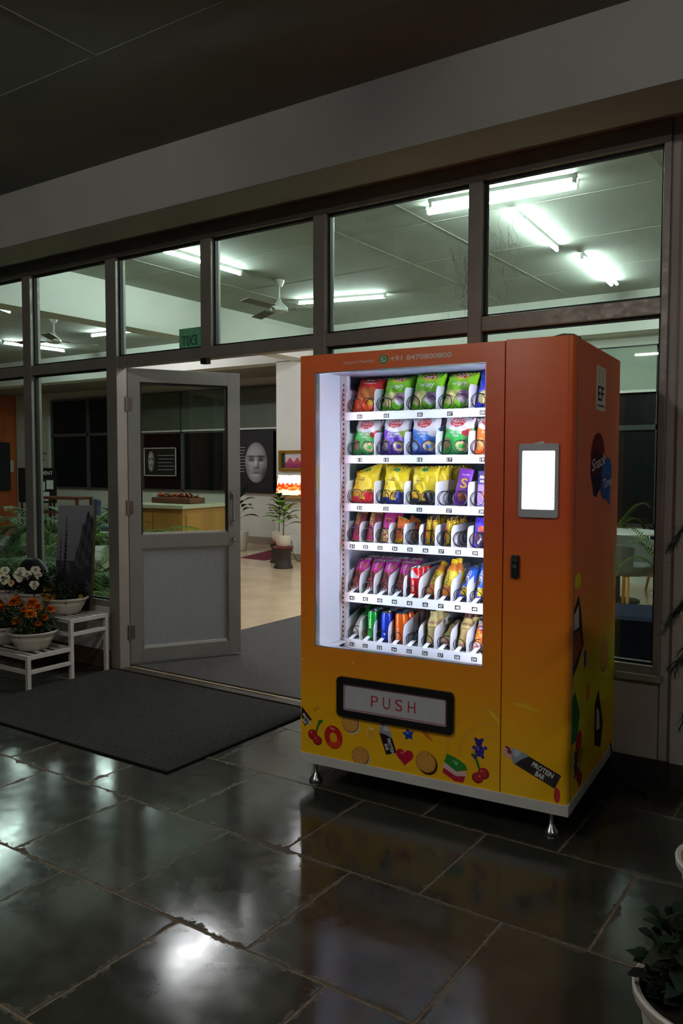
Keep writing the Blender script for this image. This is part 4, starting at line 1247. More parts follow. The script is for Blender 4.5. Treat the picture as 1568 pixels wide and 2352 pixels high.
for i, (cc, nm) in enumerate(((c_red, 'red and silver slim drink can at the front of slot 45'), (c_red, 'red slim drink can, second in slot 45'), (c_red, 'red slim drink can, third in slot 45'), (c_blue, 'blue slim drink can, fourth in slot 45'), (c_brown, 'brown slim drink can, fifth in slot 45'), (c_blue, 'blue slim drink can, sixth in slot 45'))):
    place(cc, 4, .424 + .001 * i, .300 + .055 * i, nm, 'drink can', yaw=.5 * i)

def bottle(name, prof, paint, cap, capcol, label_=None, words=(), m=None, seg=26):
    o = bpy.data.objects.new(name, MB().lathe(prof, seg, paint=paint).mesh(name, m or m_print, smooth=50)); link(o)
    MB().lathe(cap, 22).build('cap', capcol, o, smooth=40)
    if words:
        mb = MB()
        for (txt, zc, hg, wd, cl, rt, rr) in words:
            def F(x, z, zc=zc, rt=rt, rr=rr):
                if rt: x, z = -z, x
                a = -PI / 2 + x / rr
                return ((rr + .0008) * math.cos(a), (rr + .0008) * math.sin(a), zc + z)
            put_text(mb, txt, F, hg, wd, .02, 0, cl)
        mb.build('bottle_lettering', m_print, o, fix=False)
    return o
def fr_paint(a, z):
    if .045 < z < .112: return (236, 206, 40)
    return (206, 120, 30)
frp = [(.018, 0), (.026, .004), (.028, .014), (.028, .034), (.026, .045)] + [(.0262 + .001 * math.sin(i), .05 + .012 * i) for i in range(6)] + [(.025, .122), (.018, .142), (.013, .150), (.0125, .158)]
mango = bottle('juice_bottle', frp, fr_paint, [(.0145, .153), (.0148, .170), (.013, .173), (0, .173)], mat('yellow_cap', (240, 206, 30), .4), words=[('FROOTI', .080, .018, .06, (40, 56, 30), 1, .027)])
place(mango, 4, .497, .300, 'orange mango juice bottle with yellow cap leaning back in slot 46', 'juice bottle', lean=.62, roll=.16, dz=.012)
place(mango, 4, .574, .302, 'orange mango juice bottle with yellow cap at the front of slot 47', 'juice bottle', lean=.36, roll=.06, dz=.010)
place(mango, 4, .585, .385, 'orange mango juice bottle behind the front bottle of slot 47', 'juice bottle', lean=.12, roll=.02)
bp = packet('biscuit_pack', Pillow(.050, .165, .022, seed=14, seal=.07, wr=1.4), p_blue_pack, [T('OREO', .0, .105, .016, width=.05, bold=.03, color=(240, 244, 250), rot=PI / 2)])
place(bp, 4, .644, .296, 'blue and yellow biscuit pack leaning right in slot 48', 'biscuit pack', lean=.62, roll=.22, dz=.010)
place(bp, 4, .724, .300, 'bright blue biscuit pack in slot 49', 'biscuit pack', lean=.45, roll=.04, dz=.008)

# lowest shelf: cans and bottles
def can_green(a, z): return (24, 150, 54) if not (z < .045 and abs(math.sin(a / 2 + .2)) > .85) else (226, 206, 60)
c_green = can('drink_can', can_green, [('IIIIII', .075, .008, .04, (220, 240, 220), 1)])
c_navy = can('drink_can', lambda a, z: (26, 60, 196), [('+', .028, .014, .012, (230, 236, 250), 0)])
def can_orange(a, z):
    return (236, 104, 24)
c_orange = can('drink_can', can_orange, [('FANTA', .045, .013, .05, (246, 226, 206), 1)], r=.029, h=.136)
c_orange2 = can('drink_can', lambda a, z: (30, 70, 180) if (.05 < z < .09 and math.sin(a) < -.2) else (236, 104, 24), [('FANTA', .062, .018, .06, (240, 246, 250), 0)], r=.029, h=.136)
for i in range(3): place(c_green, 5, .207 + .002 * i, .302 + .058 * i, ['green slim drink can at the front of slot 52', 'green drink can, second in slot 52', 'green drink can, third in slot 52'][i], 'drink can', yaw=.6 * i)
for i in range(3): place(c_navy, 5, .279 + .002 * i, .300 + .058 * i, ['royal blue slim drink can at the front of slot 53', 'royal blue drink can, second in slot 53', 'royal blue drink can, third in slot 53'][i], 'drink can', yaw=.3 * i)
place(c_orange, 5, .350, .305, 'bright orange drink can at the front of slot 54', 'drink can')
place(c_orange2, 5, .353, .367, 'orange drink can with blue lettering patch, second in slot 54', 'drink can', yaw=-.2)
place(c_orange, 5, .355, .43, 'orange drink can, third in slot 54', 'drink can', yaw=.9)
place(c_orange, 5, .357, .493, 'orange drink can, last in slot 54', 'drink can', yaw=1.6)
gb = bottle('drink_bottle', [(.02, 0), (.027, .004), (.0285, .02), (.0285, .075), (.025, .095), (.014, .125), (.0125, .150)], lambda a, z: (206, 212, 206) if z < .08 else (24, 110, 50), [(.0135, .146), (.0135, .163), (0, .164)], mat('green_cap', (26, 120, 56), .4))
place(gb, 5, .122, .305, 'green bottle with white label lying back in slot 51', 'drink bottle', lean=.72, roll=.10, dz=.016)
def cof_paint(a, z):
    if z < .018: return (176, 140, 120)
    return (206, 186, 120) if not (.10 < z < .108) else (110, 84, 50)
cofp = [(.018, 0), (.025, .004), (.0275, .016)] + [(.0275 - .0035 * max(0, math.sin((i - 1) * .6)) ** 2, .02 + .012 * i) for i in range(8)] + [(.022, .118), (.0185, .130), (.0175, .134)]
coffee = bottle('coffee_bottle', cofp, cof_paint, [(.018, .132), (.0185, .152), (.016, .155), (0, .155)], mat('brown_cap', (74, 44, 34), .45), words=[('IIIIIIIIII', .082, .005, .034, (90, 66, 40), 0, .027), ('II', .094, .008, .010, (70, 50, 30), 0, .026)])
coffee_t = bottle('coffee_bottle', cofp, cof_paint, [(.018, .132), (.0185, .152), (.016, .155), (0, .155)], mat('tan_cap', (214, 194, 130), .45), words=[('IIIIIIIIII', .082, .005, .034, (90, 66, 40), 0, .027)])
place(coffee_t, 5, .503, .302, 'beige coffee bottle with tan cap at the front of slot 56', 'coffee bottle', lean=.14)
place(coffee_t, 5, .508, .365, 'beige coffee bottle right behind the tan capped front bottle', 'coffee bottle', lean=.05)
place(coffee, 5, .510, .428, 'beige coffee bottle, rearmost behind the tan capped front bottle', 'coffee bottle')
place(coffee, 5, .565, .300, 'beige coffee bottle with brown cap leaning far back in slot 57', 'coffee bottle', lean=.78, roll=.32, dz=.014)
place(coffee, 5, .651, .302, 'beige coffee bottle with brown cap at the front of slot 58', 'coffee bottle', lean=.30, roll=.04, dz=.008)
place(coffee, 5, .668, .40, 'beige coffee bottle behind the front bottle of slot 58', 'coffee bottle')
po = packet('sweets_pouch', Pillow(.070, .130, .020, seed=21), p_pouch, [T('IIIII', .0, .090, .008, width=.045, bold=.03, italic=.2, color=(240, 240, 250))])
place(po, 5, .725, .300, 'colourful orange and red sweets pouch in slot 59', 'sweets pouch', lean=.40, roll=.10, dz=.006)
for o in bpy.data.objects:
    if 'used' in o: del o['used']

# ------------------------------------------------------------------ lamps and fans
m_batten = mat('lamp_batten', (214, 216, 210), .5)
def tube_light(p, q, label, z=3.40, twin=False, n=1):
    p, q = Vector((p[0], p[1], 0)), Vector((q[0], q[1], 0))
    dv = q - p; L = dv.length; a = math.atan2(dv.y, dv.x)
    c = (p + q) / 2
    root = empty('tube_light', (c.x, c.y, z), a, label, 'tube light', 'fluorescent tubes of the lobby')
    boxobj('batten', m_batten, (-L / 2 - .02, L / 2 + .02, -.013, .013, .022, .05), root)
    MB().tube([(-L / 2, 0, 0), (L / 2, 0, 0)], .014, 8, caps=False).build('tube', m_tube, root, smooth=40)
    for s in (-1, 1):
        boxobj('end_cap', m_batten, (s * L / 2 - .012, s * L / 2 + .012, -.014, .014, -.012, .03), root)
    return root
tube_light((-3.10, 5.78), (-1.95, 5.83), 'fluorescent tube across the right upper panes, nearer of the long pair')
tube_light((-3.0, 5.63), (-1.92, 5.70), 'fluorescent tube across the right upper panes, upper of the long pair')
tube_light((-2.556, 6.174), (-2.641, 7.40), 'single slanting fluorescent tube in the right end upper pane')
tube_light((-2.54, 7.80), (-2.642, 9.13), 'short slanting fluorescent tube farthest back at the right')
tube_light((-6.10, 8.05), (-5.03, 8.31), 'fluorescent tube beside the near ceiling fan')
tube_light((-5.661, 5.377), (-5.676, 6.50), 'bright fluorescent tube just inside above the open door')
tube_light((-10.24, 8.30), (-9.08, 8.36), 'fluorescent tube in the left bay right of the far fan')
tube_light((-12.02, 7.98), (-11.98, 9.12), 'fluorescent tube in the left bay left of the far fan')
tube_light((-9.0, 5.45), (-9.55, 6.44), 'fluorescent tube cut by the left picture edge')

def fan(x, y, label, rot):
    root = empty('ceiling_fan', (x, y, 3.45), rot, label, 'ceiling fan', 'ceiling fans of the lobby')
    m_fan = mat('fan_white', (206, 206, 198), .4)
    MB().lathe([(0, 0), (.06, 0), (.055, -.03), (.03, -.07), (0, -.07)], 20).build('canopy', m_fan, root, smooth=50)
    MB().tube([(0, 0, -.05), (0, 0, -.24)], .011, 8).build('down_rod', m_fan, root, smooth=50)
    MB().lathe([(0, -.20), (.02, -.20), (.035, -.24), (.085, -.285), (.10, -.31), (.095, -.335), (.05, -.352), (0, -.355)], 24).build('motor', m_fan, root, smooth=50)
    for i in range(3):
        a = 2 * PI * i / 3
        m = Matrix.Rotation(a, 4, 'Z')
        MB().box(.08, .20, -.02, .02, -.318, -.312, m).box(.18, .62, -.062, .058, -.320, -.314, m @ Matrix.Rotation(.16, 4, 'X')).build('blade', mat('fan_blade', (96, 94, 86), .5), root)
fan(-5.66, 7.12, 'white ceiling fan with dark blades beside the lit tube', .5)
fan(-9.65, 7.18, 'white ceiling fan in the far left bay', 1.2)

# tube lamps on the porch ceiling behind the viewer; one of them mirrors in the right end upper pane
m_tube_p = emit_mat('porch_tube', (255, 252, 246), PORCH_L)
for (p, q, lb) in (((-2.195, .85), (-2.274, -.35), 'porch ceiling tube mirrored in the right end upper pane'), ((1.55, .80), (1.50, -.40), 'porch ceiling tube above the right hand pots'), ((-3.45, -5.55), (-2.25, -5.60), 'porch ceiling tube far behind the viewer')):
    t_ = tube_light(p, q, lb, z=3.165)
    t_['group'] = 'fluorescent tubes of the porch'
    for ch in t_.children:
        if ch.name.startswith('tube'): ch.material_slots[0].link = 'OBJECT'; ch.material_slots[0].material = m_tube_p

def sign_mat():
    m = bpy.data.materials.new('sign_green'); m.use_nodes = True
    nt = m.node_tree; nt.nodes.clear(); N = nt.nodes.new
    o = N('ShaderNodeOutputMaterial'); d = N('ShaderNodeBsdfDiffuse'); t = N('ShaderNodeBsdfTranslucent'); x = N('ShaderNodeMixShader')
    d.inputs[0].default_value = (*lin((58, 96, 74)), 1); t.inputs[0].default_value = (*lin((74, 112, 88)), 1)
    nt.links.new(d.outputs[0], x.inputs[1]); nt.links.new(t.outputs[0], x.inputs[2]); nt.links.new(x.outputs[0], o.inputs[0])
    return m
# EXIT sign hung behind the glass
ex = empty('exit_sign', (-3.80, 3.885, 2.16), label='green exit sign behind the glass seen from the back', cat='sign')
MB().grid(1, 1, lambda a, b: (-.125 + .24 * a, .003, .155 * b)).build('sign_plate', sign_mat(), ex)
mb = MB(); put_text(mb, 'EXIT', lambda x, z: (-x - .032, -.0006, .045 + z), .065, width=.135, bold=.01, color=(120, 150, 130)); put_text(mb, 'EXIT', lambda x, z: (-x - .032, .0066, .045 + z), .065, width=.135, bold=.01, color=(236, 240, 236))
mb.build('sign_lettering', m_print, ex, fix=False)

# ------------------------------------------------------------------ mats
m1 = empty('door_mat', (0, 0, 0), label='large dark ribbed mat on the porch before the open door', cat='mat')
boxobj('mat_body', m_mat_dark, (-4.49, -2.755, 2.626, 3.77, 0, .007), m1)
rb = MB()
for i in range(94):
    y = 2.64 + i * .012
    rb.box(-4.48, -2.765, y, y + .008, .007, .0080)
tag(rb.build('ribs', mat('rib_carpet', (62, 61, 58), .95, spec=.1, noise=(90, .4), bump=(200, .6, .003)), m1), kind='stuff')
edge = MB()
for b in ((-4.49, -2.755, 2.612, 2.626), (-2.755, -2.741, 2.612, 3.77)): edge.box(b[0], b[1], b[2], b[3], 0, .006)
edge.build('rubber_edge', mat('matt_rubber', (16, 16, 16), .95, spec=.05), m1)
m2 = boxobj('lobby_mat', m_mat_in, (-4.64, -2.6, 3.92, 7.6, 0.0, .010), bevel=.003)
tag(m2, 'grey lobby carpet mat running in behind the door', 'mat')
m3 = MB().prism([(-8.37, 9.55), (-7.85, 9.50), (-7.85, 10.0), (-8.25, 10.9), (-8.7, 10.7)], lambda a, b, d: (a, b, d), .0, .006).build('red_rug', mat('maroon_rug', (110, 26, 44), .9, noise=(80, .2)))
tag(m3, 'maroon rug on the lobby floor behind the pedestals', 'rug')

# ------------------------------------------------------------------ plants
def leaf(mb, base, d, L, W, droop, c, up=Vector((0, 0, 1)), n=6, fold=.25):
    d = d.normalized(); side = d.cross(up)
    if side.length < 1e-4: side = Vector((1, 0, 0))
    side.normalize(); nn = side.cross(d).normalized()
    n0 = len(mb.v)
    for i in range(n + 1):
        t = i / n
        w = W * math.sin(PI * min(1, t * .93 + .04)) ** .8 / 2
        ctr = base + d * (L * t) + Vector((0, 0, -droop * L * t * t))
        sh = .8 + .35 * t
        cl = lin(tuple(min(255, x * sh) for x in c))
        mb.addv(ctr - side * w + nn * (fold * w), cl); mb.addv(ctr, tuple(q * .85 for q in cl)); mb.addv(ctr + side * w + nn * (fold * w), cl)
    for i in range(n):
        a = n0 + 3 * i
        mb.f.append((a, a + 1, a + 4, a + 3)); mb.f.append((a + 1, a + 2, a + 5, a + 4))

def frond(base, az, L, rise, droop, leaflets, ll, c, lw=.022):
    """a feather palm frond: arched stem with narrow leaflets on both sides"""
    mb = MB(); mb.col((90, 120, 40))
    h = Vector((math.cos(az), math.sin(az), 0))
    def at(t): return base + h * (L * t * (1 - .15 * t)) + Vector((0, 0, rise * t - droop * t * t))
    mb.tube([at(i / 8) for i in range(9)], [.006 * (1 - .7 * i / 8) for i in range(9)], 5)
    sd = Vector((-h.y, h.x, 0))
    for i in range(leaflets):
        t = .22 + .78 * i / (leaflets - 1)
        p = at(t); tg = (at(min(1, t + .03)) - at(t - .03)).normalized()
        k = ll * (1 - .55 * abs(t - .45)) 
        for s in (-1, 1):
            d = (tg * .75 + sd * s * .8 + Vector((0, 0, .15)))
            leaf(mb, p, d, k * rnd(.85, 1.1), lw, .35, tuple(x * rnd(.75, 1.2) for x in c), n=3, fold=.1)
    return mb
def palm(loc, n, L, rise, label, c=(74, 122, 44), h0=.0, ll=.26, lets=19, group='lobby palms', az0=None, spread=2 * PI):
    root = empty('palm_plant', loc, label=label, cat='palm', group=group)
    for i in range(n):
        az = (az0 if az0 is not None else 0) + spread * i / n + rnd(-.25, .25)
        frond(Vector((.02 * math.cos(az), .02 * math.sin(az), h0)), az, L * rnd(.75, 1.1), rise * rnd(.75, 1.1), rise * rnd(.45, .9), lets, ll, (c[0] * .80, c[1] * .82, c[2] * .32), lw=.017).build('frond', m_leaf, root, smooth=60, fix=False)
    MB().tube([(0, 0, -.1), (.01, 0, h0 + .05)], [.035, .022], 8).build('stem', mat('palm_stem', (96, 92, 52), .7, noise=(20, .2)), root, smooth=60)
    return root

def bowl_pot(loc, r, h, name, label, cat, group, rim=.018, paintm=None):
    root = empty(name, loc, label=label, cat=cat, group=group)
    pr = [(0, 0), (r * .55, 0), (r * .60, .004), (r * .70, h * .25), (r * .82, h * .55), (r * .83, h * .57), (r * .825, h * .60), (r * .86, h * .66), (r * .86, h * .69), (r * .93, h - .02), (r * .97, h - rim), (r * 1.0, h - rim * .8), (r * 1.01, h - .004), (r * .98, h), (r * .92, h - .004), (r * .88, h - .03), (0, h - .03)]
    MB().lathe(pr, 36).build('pot', paintm or m_pot, root, smooth=50)
    MB().lathe([(r * .885, h - .028), (r * .5, h - .018), (0, h - .012)], 24, caps=False).build('soil', m_soil, root, smooth=60)
    return root

def foliage(root, r, h0, h1, n, c, L, W):
    mb = MB()
    for i in range(n):
        a, q = rnd(0, 2 * PI), r * math.sqrt(rnd(0, 1))
        b = Vector((q * math.cos(a), q * math.sin(a), rnd(h0, h1)))
        d = Vector((math.cos(a) * rnd(.3, 1) + rnd(-.5, .5), math.sin(a) * rnd(.3, 1) + rnd(-.5, .5), rnd(-.2, .9)))
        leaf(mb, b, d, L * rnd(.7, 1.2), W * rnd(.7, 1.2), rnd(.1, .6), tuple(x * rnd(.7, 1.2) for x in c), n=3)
    for i in range(max(3, n // 14)):
        a, q = rnd(0, 2 * PI), r * .7 * math.sqrt(rnd(0, 1))
        mb.col((50, 70, 30)).tube([(q * .5 * math.cos(a), q * .5 * math.sin(a), h0 - .04), (q * math.cos(a), q * math.sin(a), h1)], .002, 4)
    return tag(mb.build('foliage', m_leaf, root, smooth=60, fix=False), kind='stuff')

def marigold(root, p, r, c):
    mb = MB()
    for ring in range(5):
        m = 13 - 2 * ring; el_ = -.35 + .42 * ring
        for i in range(m):
            a = 2 * PI * (i + .5 * (ring % 2)) / m
            d = Vector((math.cos(a) * math.cos(el_), math.sin(a) * math.cos(el_), math.sin(el_)))
            leaf(mb, Vector(p) + d * r * .15, d, r * (1 - .06 * ring), r * .72, .12, tuple(x * rnd(.8, 1.1) for x in c), n=2, fold=.5)
    mb.col((60, 90, 30)).lathe([(.0, -r * .5), (r * .2, -r * .3), (r * .35, 0), (0, .0)], 8, c=p)
    mb.build('flower', m_leaf, root, smooth=60, fix=False)
def pansy(root, p, r, c, face):
    mb = MB(); face = Vector(face).normalized()
    s = face.cross(Vector((0, 0, 1))).normalized(); u = s.cross(face).normalized()
    for i, a in enumerate((90 - 38, 90 + 38, 5, 175, 270)):
        a = math.radians(a)
        ctr = Vector(p) + (s * math.cos(a) + u * math.sin(a)) * r * .48 + face * (.002 + .0012 * i)
        n0 = len(mb.v); k = 10; rr = r * (.55 if i < 4 else .62)
        mb.addv(Vector(p) + face * .004, lin((40, 24, 60) if i > 1 else c))
        for j in range(k):
            t = 2 * PI * j / k
            q = ctr + (s * math.cos(t) + u * math.sin(t)) * rr * (1 + .08 * math.sin(3 * t))
            near = (q - Vector(p)).length < r * .55 and i > 1
            mb.addv(q, lin((46, 30, 66) if near else c))
        mb.addv(ctr + face * .002, lin(c))
        for j in range(k):
            mb.f.append((n0 + k + 1, n0 + 1 + j, n0 + 1 + (j + 1) % k))
    mb.col((226, 180, 30)).lathe([(0, -.003), (r * .13, 0), (0, .006)], 8, c=tuple(Vector(p) + face * .008))
    mb.build('flower', m_leaf, root, smooth=60, fix=False)

# white two tier plant stand
st_ = empty('plant_stand', (-4.5, 3.12, 0), label='white painted two tier steel plant stand left of the door', cat='plant stand')
m_st = mat('stand_white', (190, 186, 178), .5, noise=(10, .10))
LX = -1.5
def bar(b, nm='rail'): boxobj(nm, m_st, b, st_, bevel=.002)
for x in (-.022, LX):
    bar((x, x + .026, -.013, .013, 0, .217), 'leg'); bar((x, x + .026, .315, .341, 0, .40), 'leg'); bar((x, x + .026, .605, .631, 0, .40), 'leg')
    bar((x, x + .026, .013, .315, .190, .217)); bar((x, x + .026, .013, .315, .098, .122)); bar((x, x + .026, .341, .605, .374, .40)); bar((x, x + .026, .341, .605, .286, .310))
for (y, z0, z1) in ((-.013, .190, .217), (.315, .190, .215), (-.013, .098, .122), (.315, .374, .40), (.605, .374, .40), (.315, .286, .31)):
    bar((LX + .026, -.022, y, y + .026, z0, z1))
for i in range(4):
    bar((LX + .026, -.022, .06 + .065 * i, .075 + .065 * i, .200, .212), 'slat'); bar((LX + .026, -.022, .385 + .055 * i, .40 + .055 * i, .384, .396), 'slat')

PG = 'flower bowls on the plant stand'
pots = []
def flowerpot(x, y, z, r, h, label):
    return bowl_pot((x, y, z), r, h, 'flower_pot', label, 'flower pot', PG)
p_a = flowerpot(-4.70, 3.29, .212, .163, .125, 'white bowl of orange marigolds, nearest on the lower tier')
foliage(p_a, .14, .12, .25, 420, (44, 66, 30), .05, .014)
for (x, y, z, r, c) in ((.06, -.05, .245, 0.038, (244, 118, 24)), (.10, .02, .215, 0.029, (224, 96, 22)), (-.02, -.10, .195, 0.035, (248, 126, 24)), (.02, .03, .275, 0.029, (208, 82, 20)), (-.08, .06, .285, 0.046, (232, 98, 20)), (-.06, -.02, .255, 0.026, (214, 86, 20)), (.115, .06, .265, 0.032, (224, 92, 20)), (.12, -.04, .185, 0.023, (214, 86, 20))): marigold(p_a, (x, y, z), r, (c[0], c[1] + 22, c[2]))
p_b = flowerpot(-5.03, 3.29, .212, .163, .125, 'white bowl of orange marigolds at the left picture edge')
foliage(p_b, .14, .12, .26, 420, (40, 60, 28), .05, .014)
for (x, y, z, r, c) in ((.06, -.05, .245, 0.038, (224, 92, 20)), (.10, .02, .285, 0.041, (232, 102, 22)), (-.02, -.10, .215, 0.035, (218, 86, 20)), (.07, .06, .29, 0.038, (224, 92, 20)), (-.07, .02, .26, 0.038, (218, 86, 22))): marigold(p_b, (x, y, z), r, (c[0], c[1] + 14, c[2]))
p_c = flowerpot(-4.755, 3.60, .398, .152, .115, 'white bowl with one yellow marigold on the upper tier end')
foliage(p_c, .14, .10, .20, 380, (40, 52, 30), .045, .012)
for (x, y, z, r, c) in ((.0, -.13, .12, .026, (232, 170, 30)), (-.09, -.10, .165, .012, (226, 190, 40)), (-.05, -.09, .17, .013, (226, 150, 50)), (.13, .02, .125, .012, (220, 190, 60)), (-.13, -.09, .12, .018, (226, 170, 30))): marigold(p_c, (x, y, z), r * 1.3, c)
p_d = flowerpot(-5.07, 3.60, .398, .152, .125, 'white bowl of white pansies in the middle of the upper tier')
foliage(p_d, .14, .12, .26, 380, (36, 48, 28), .05, .016)
for (x, y, z, r) in ((-.05, -.11, .245, .036), (.06, -.06, .285, .026), (.02, -.10, .255, .026), (-.12, -.05, .265, .026), (.10, -.10, .19, .026), (.075, -.05, .25, .022)): pansy(p_d, (x, y, z), r * 1.25, (236, 232, 206), (.8 + rnd(-.2, .2), -.58, .2))
p_e = flowerpot(-5.40, 3.60, .398, .152, .125, 'white bowl of pale pansies at the left edge of the upper tier')
foliage(p_e, .14, .12, .22, 380, (36, 48, 28), .05, .016)
for (x, y, z, r, c) in ((.08, -.10, .205, .032, (236, 232, 206)), (.06, -.08, .26, .026, (236, 232, 206)), (.02, -.12, .24, .026, (230, 190, 50)), (.03, -.13, .16, .022, (226, 150, 40)), (-.05, -.1, .2, .026, (236, 232, 206)), (.13, -.08, .175, .02, (226, 190, 130))): pansy(p_e, (x, y, z), r * 1.25, c, (.8 + rnd(-.2, .2), -.58, .2))

# painting leaning on the upper tier, and a dark stone
pa = empty('painting', (-4.83, 3.70, .402), label='dark misty forest canvas leaning at the back of the plant stand', cat='painting')
pa.rotation_euler = (-.10, -.02, .10)
boxobj('canvas_edge', mat('canvas_edge', (86, 62, 46), .7), (-.175, .175, .002, .028, 0, .74), pa)
def ptg(a, b):
    x, q = a, b
    haze = max(0, math.sin(x * 9 + 2.2) * math.sin(q * 21 + x * 7)) * max(0, 1 - abs(q - .28) * 3)
    sky = mixc((96, 96, 102), (150, 150, 156), q)
    if .25 < q < .90 and abs(x - .26) < (.012 + .10 * (.90 - q)) * (.62 + .38 * math.sin(q * 170)): return (34, 34, 38)
    if .25 < q < .80 and abs(x - .12) < .10 * (.80 - q) * (.6 + .4 * math.sin(q * 140 + 1)): return (58, 58, 63)
    edge = .95 - .9 * abs(x - .88) - .9 * max(0, .72 - x) + .025 * math.sin(x * 47)
    if x > .50 and q < edge and q > .42: return mixc((40, 40, 46), (92, 92, 100), .5 + .5 * math.sin(x * 33 + q * 9) * math.sin(q * 27 - x * 12))
    if q < .46: return mixc(mixc((30, 30, 38), (64, 64, 72), q * 1.6), (150, 150, 160), .75 * haze)
    return sky
MB().grid(60, 120, lambda a, b: ((a - .5) * .35, 0, b * .74), ptg).build('picture_surface', m_matte, pa, fix=False)
dk = MB()
def dome_pt(a, b):
    az = 2 * PI * a; el_ = PI / 2 * b
    rr = .20 * math.cos(el_) ** .8 * (1 + .06 * math.sin(3 * az))
    return (rr * math.cos(az), rr * .55 * math.sin(az), .34 * math.sin(el_) ** .9)
dome = dk.grid(28, 10, dome_pt).build('stone_dome', mat('dark_stone', (30, 31, 34), .45, noise=(6, .3), bump=(10, .5, .01)), smooth=60, loc=(-5.27, 3.70, .40))
tag(dome, 'dark rounded stone behind the white pansies', 'stone')

# right hand pots
rp1 = bowl_pot((-.335, 2.50, 0), .165, .30, 'tall_pot', 'white pot rim at the right edge beside the machine', 'flower pot', 'pots at the right edge', rim=.03)
ar = empty('norfolk_pine', (-.30, 2.50, .27), label='dark conifer with drooping branches at the right edge', cat='conifer')
MB().tube([(0, 0, 0), (.01, 0, .5), (0, .01, 1.15)], [.014, .011, .006], 8).build('trunk', mat('pine_trunk', (70, 54, 40), .9), ar, smooth=60)
for (z, n, L) in ((.60, 5, .17), (.75, 5, .20), (.87, 5, .22), (1.09, 5, .22)):
    for i in range(n):
        az = PI + .25 - 2 * PI * i / n + rnd(-.12, .12)
        mb = MB(); h = Vector((math.cos(az), math.sin(az), 0)); sd = Vector((-h.y, h.x, 0))
        at = lambda t: Vector((0, 0, z)) + h * L * t + Vector((0, 0, .10 * t - .24 * t * t))
        mb.col((40, 60, 34)).tube([at(j / 6) for j in range(7)], .004, 5)
        for j in range(26):
            t = .12 + .88 * j / 25
            for s in (-1, 1):
                d = (sd * s * rnd(.3, .7) + h * .45 + Vector((0, 0, -rnd(.5, 1.0)))).normalized()
                p0 = at(t); l_ = .105 * (1 - .35 * t) * rnd(.7, 1.2)
                mb.col((26, 38, 24)).tube([p0, p0 + d * l_ * .6, p0 + d * l_ + Vector((0, 0, -.012))], [.002, .002, .001], 4)
                for q in range(16):
                    leaf(mb, p0 + d * l_ * (q + 1) / 16, Vector((rnd(-1, 1), rnd(-1, 1), rnd(-1, .3))), .026, .007, 0, (24, 32, 20), n=1)
        mb.build('branch', m_leaf, ar, smooth=60, fix=False)
rp2 = bowl_pot((-.285, 1.84, 0), .165, .30, 'tall_pot', 'white pot of broad dark leaves in the lower right corner', 'flower pot', 'pots at the right edge', rim=.03)
foliage(rp2, .14, .29, .42, 260, (28, 42, 22), .055, .045)

# power cable behind the machine
cb = MB().tube([(-1.12, 3.78, .42), (-1.09, 3.765, .28), (-1.04, 3.74, .12), (-.99, 3.70, .02), (-.93, 3.66, .008), (-.85, 3.6, .008)], .006, 6).build('power_cable', mat('cable_blue', (24, 28, 52), .5), smooth=60)
tag(cb, 'dark blue power cable trailing from behind the machine', 'cable')

# ------------------------------------------------------------------ inside the lobby: left side
pln = empty('planter', (-7.55, 6.0, 0), .35, 'white hexagonal planter inside the glass', 'planter')
hexo = [(1.05 * math.cos(PI / 3 * i), 1.05 * math.sin(PI / 3 * i)) for i in range(6)]
hexi = [(.93 * math.cos(PI / 3 * i), .93 * math.sin(PI / 3 * i)) for i in range(6)]
mb = MB()
n0 = 0
for (poly, z) in ((hexo, 0), (hexo, .60), (hexi, .60), (hexi, .45)):
    for p in poly: mb.addv((p[0], p[1], z))
for k_ in range(3):
    for i in range(6):
        j = (i + 1) % 6
        mb.f.append((k_ * 6 + i, k_ * 6 + j, k_ * 6 + 6 + j, k_ * 6 + 6 + i))
mb.build('planter_wall', m_wall, pln)
MB().prism(hexi, lambda a, b, d: (a, b, d), .40, .50).build('soil', m_soil, pln)
palm((-7.9, 5.75, .5), 20, .85, .95, 'green feather palm behind the left lower pane', (66, 108, 44))
palm((-7.35, 5.65, .5), 13, .8, .9, 'green palm behind the mullion above the stone', (90, 128, 60), az0=.3)
palm((-6.95, 6.05, .5), 9, .75, .62, 'bright green palm right of the forest canvas', (96, 140, 40))
palm((-5.50, 4.78, .12), 14, .62, .74, 'low green palm between canvas and door post', (84, 132, 40), ll=.3)
palm((-6.30, 4.85, .12), 22, .75, .95, 'leafy palm low behind the left mullion', (60, 100, 36), ll=.3)
palm((-7.0, 4.95, .12), 24, .8, 1.05, 'leafy palm at the left picture edge', (56, 96, 34), ll=.3)
for i, (x, y) in enumerate(((-5.50, 4.78), (-6.30, 4.85), (-7.0, 4.95))):
    bowl_pot((x, y, 0), .16, .22, 'palm_pot', ['white pot of the low palm by the door post', 'white pot of the palm behind the left mullion', 'white pot of the palm at the left edge'][i], 'plant pot', 'palm pots inside the glass')
tp = bowl_pot((-7.55, 6.5, .5), .14, .30, 'clay_pot', 'terracotta pot among the palms left of the canvas', 'plant pot', None, paintm=mat('terracotta', (150, 70, 42), .7, noise=(10, .12)))
foliage(tp, .12, .30, .46, 60, (70, 100, 40), .14, .03)

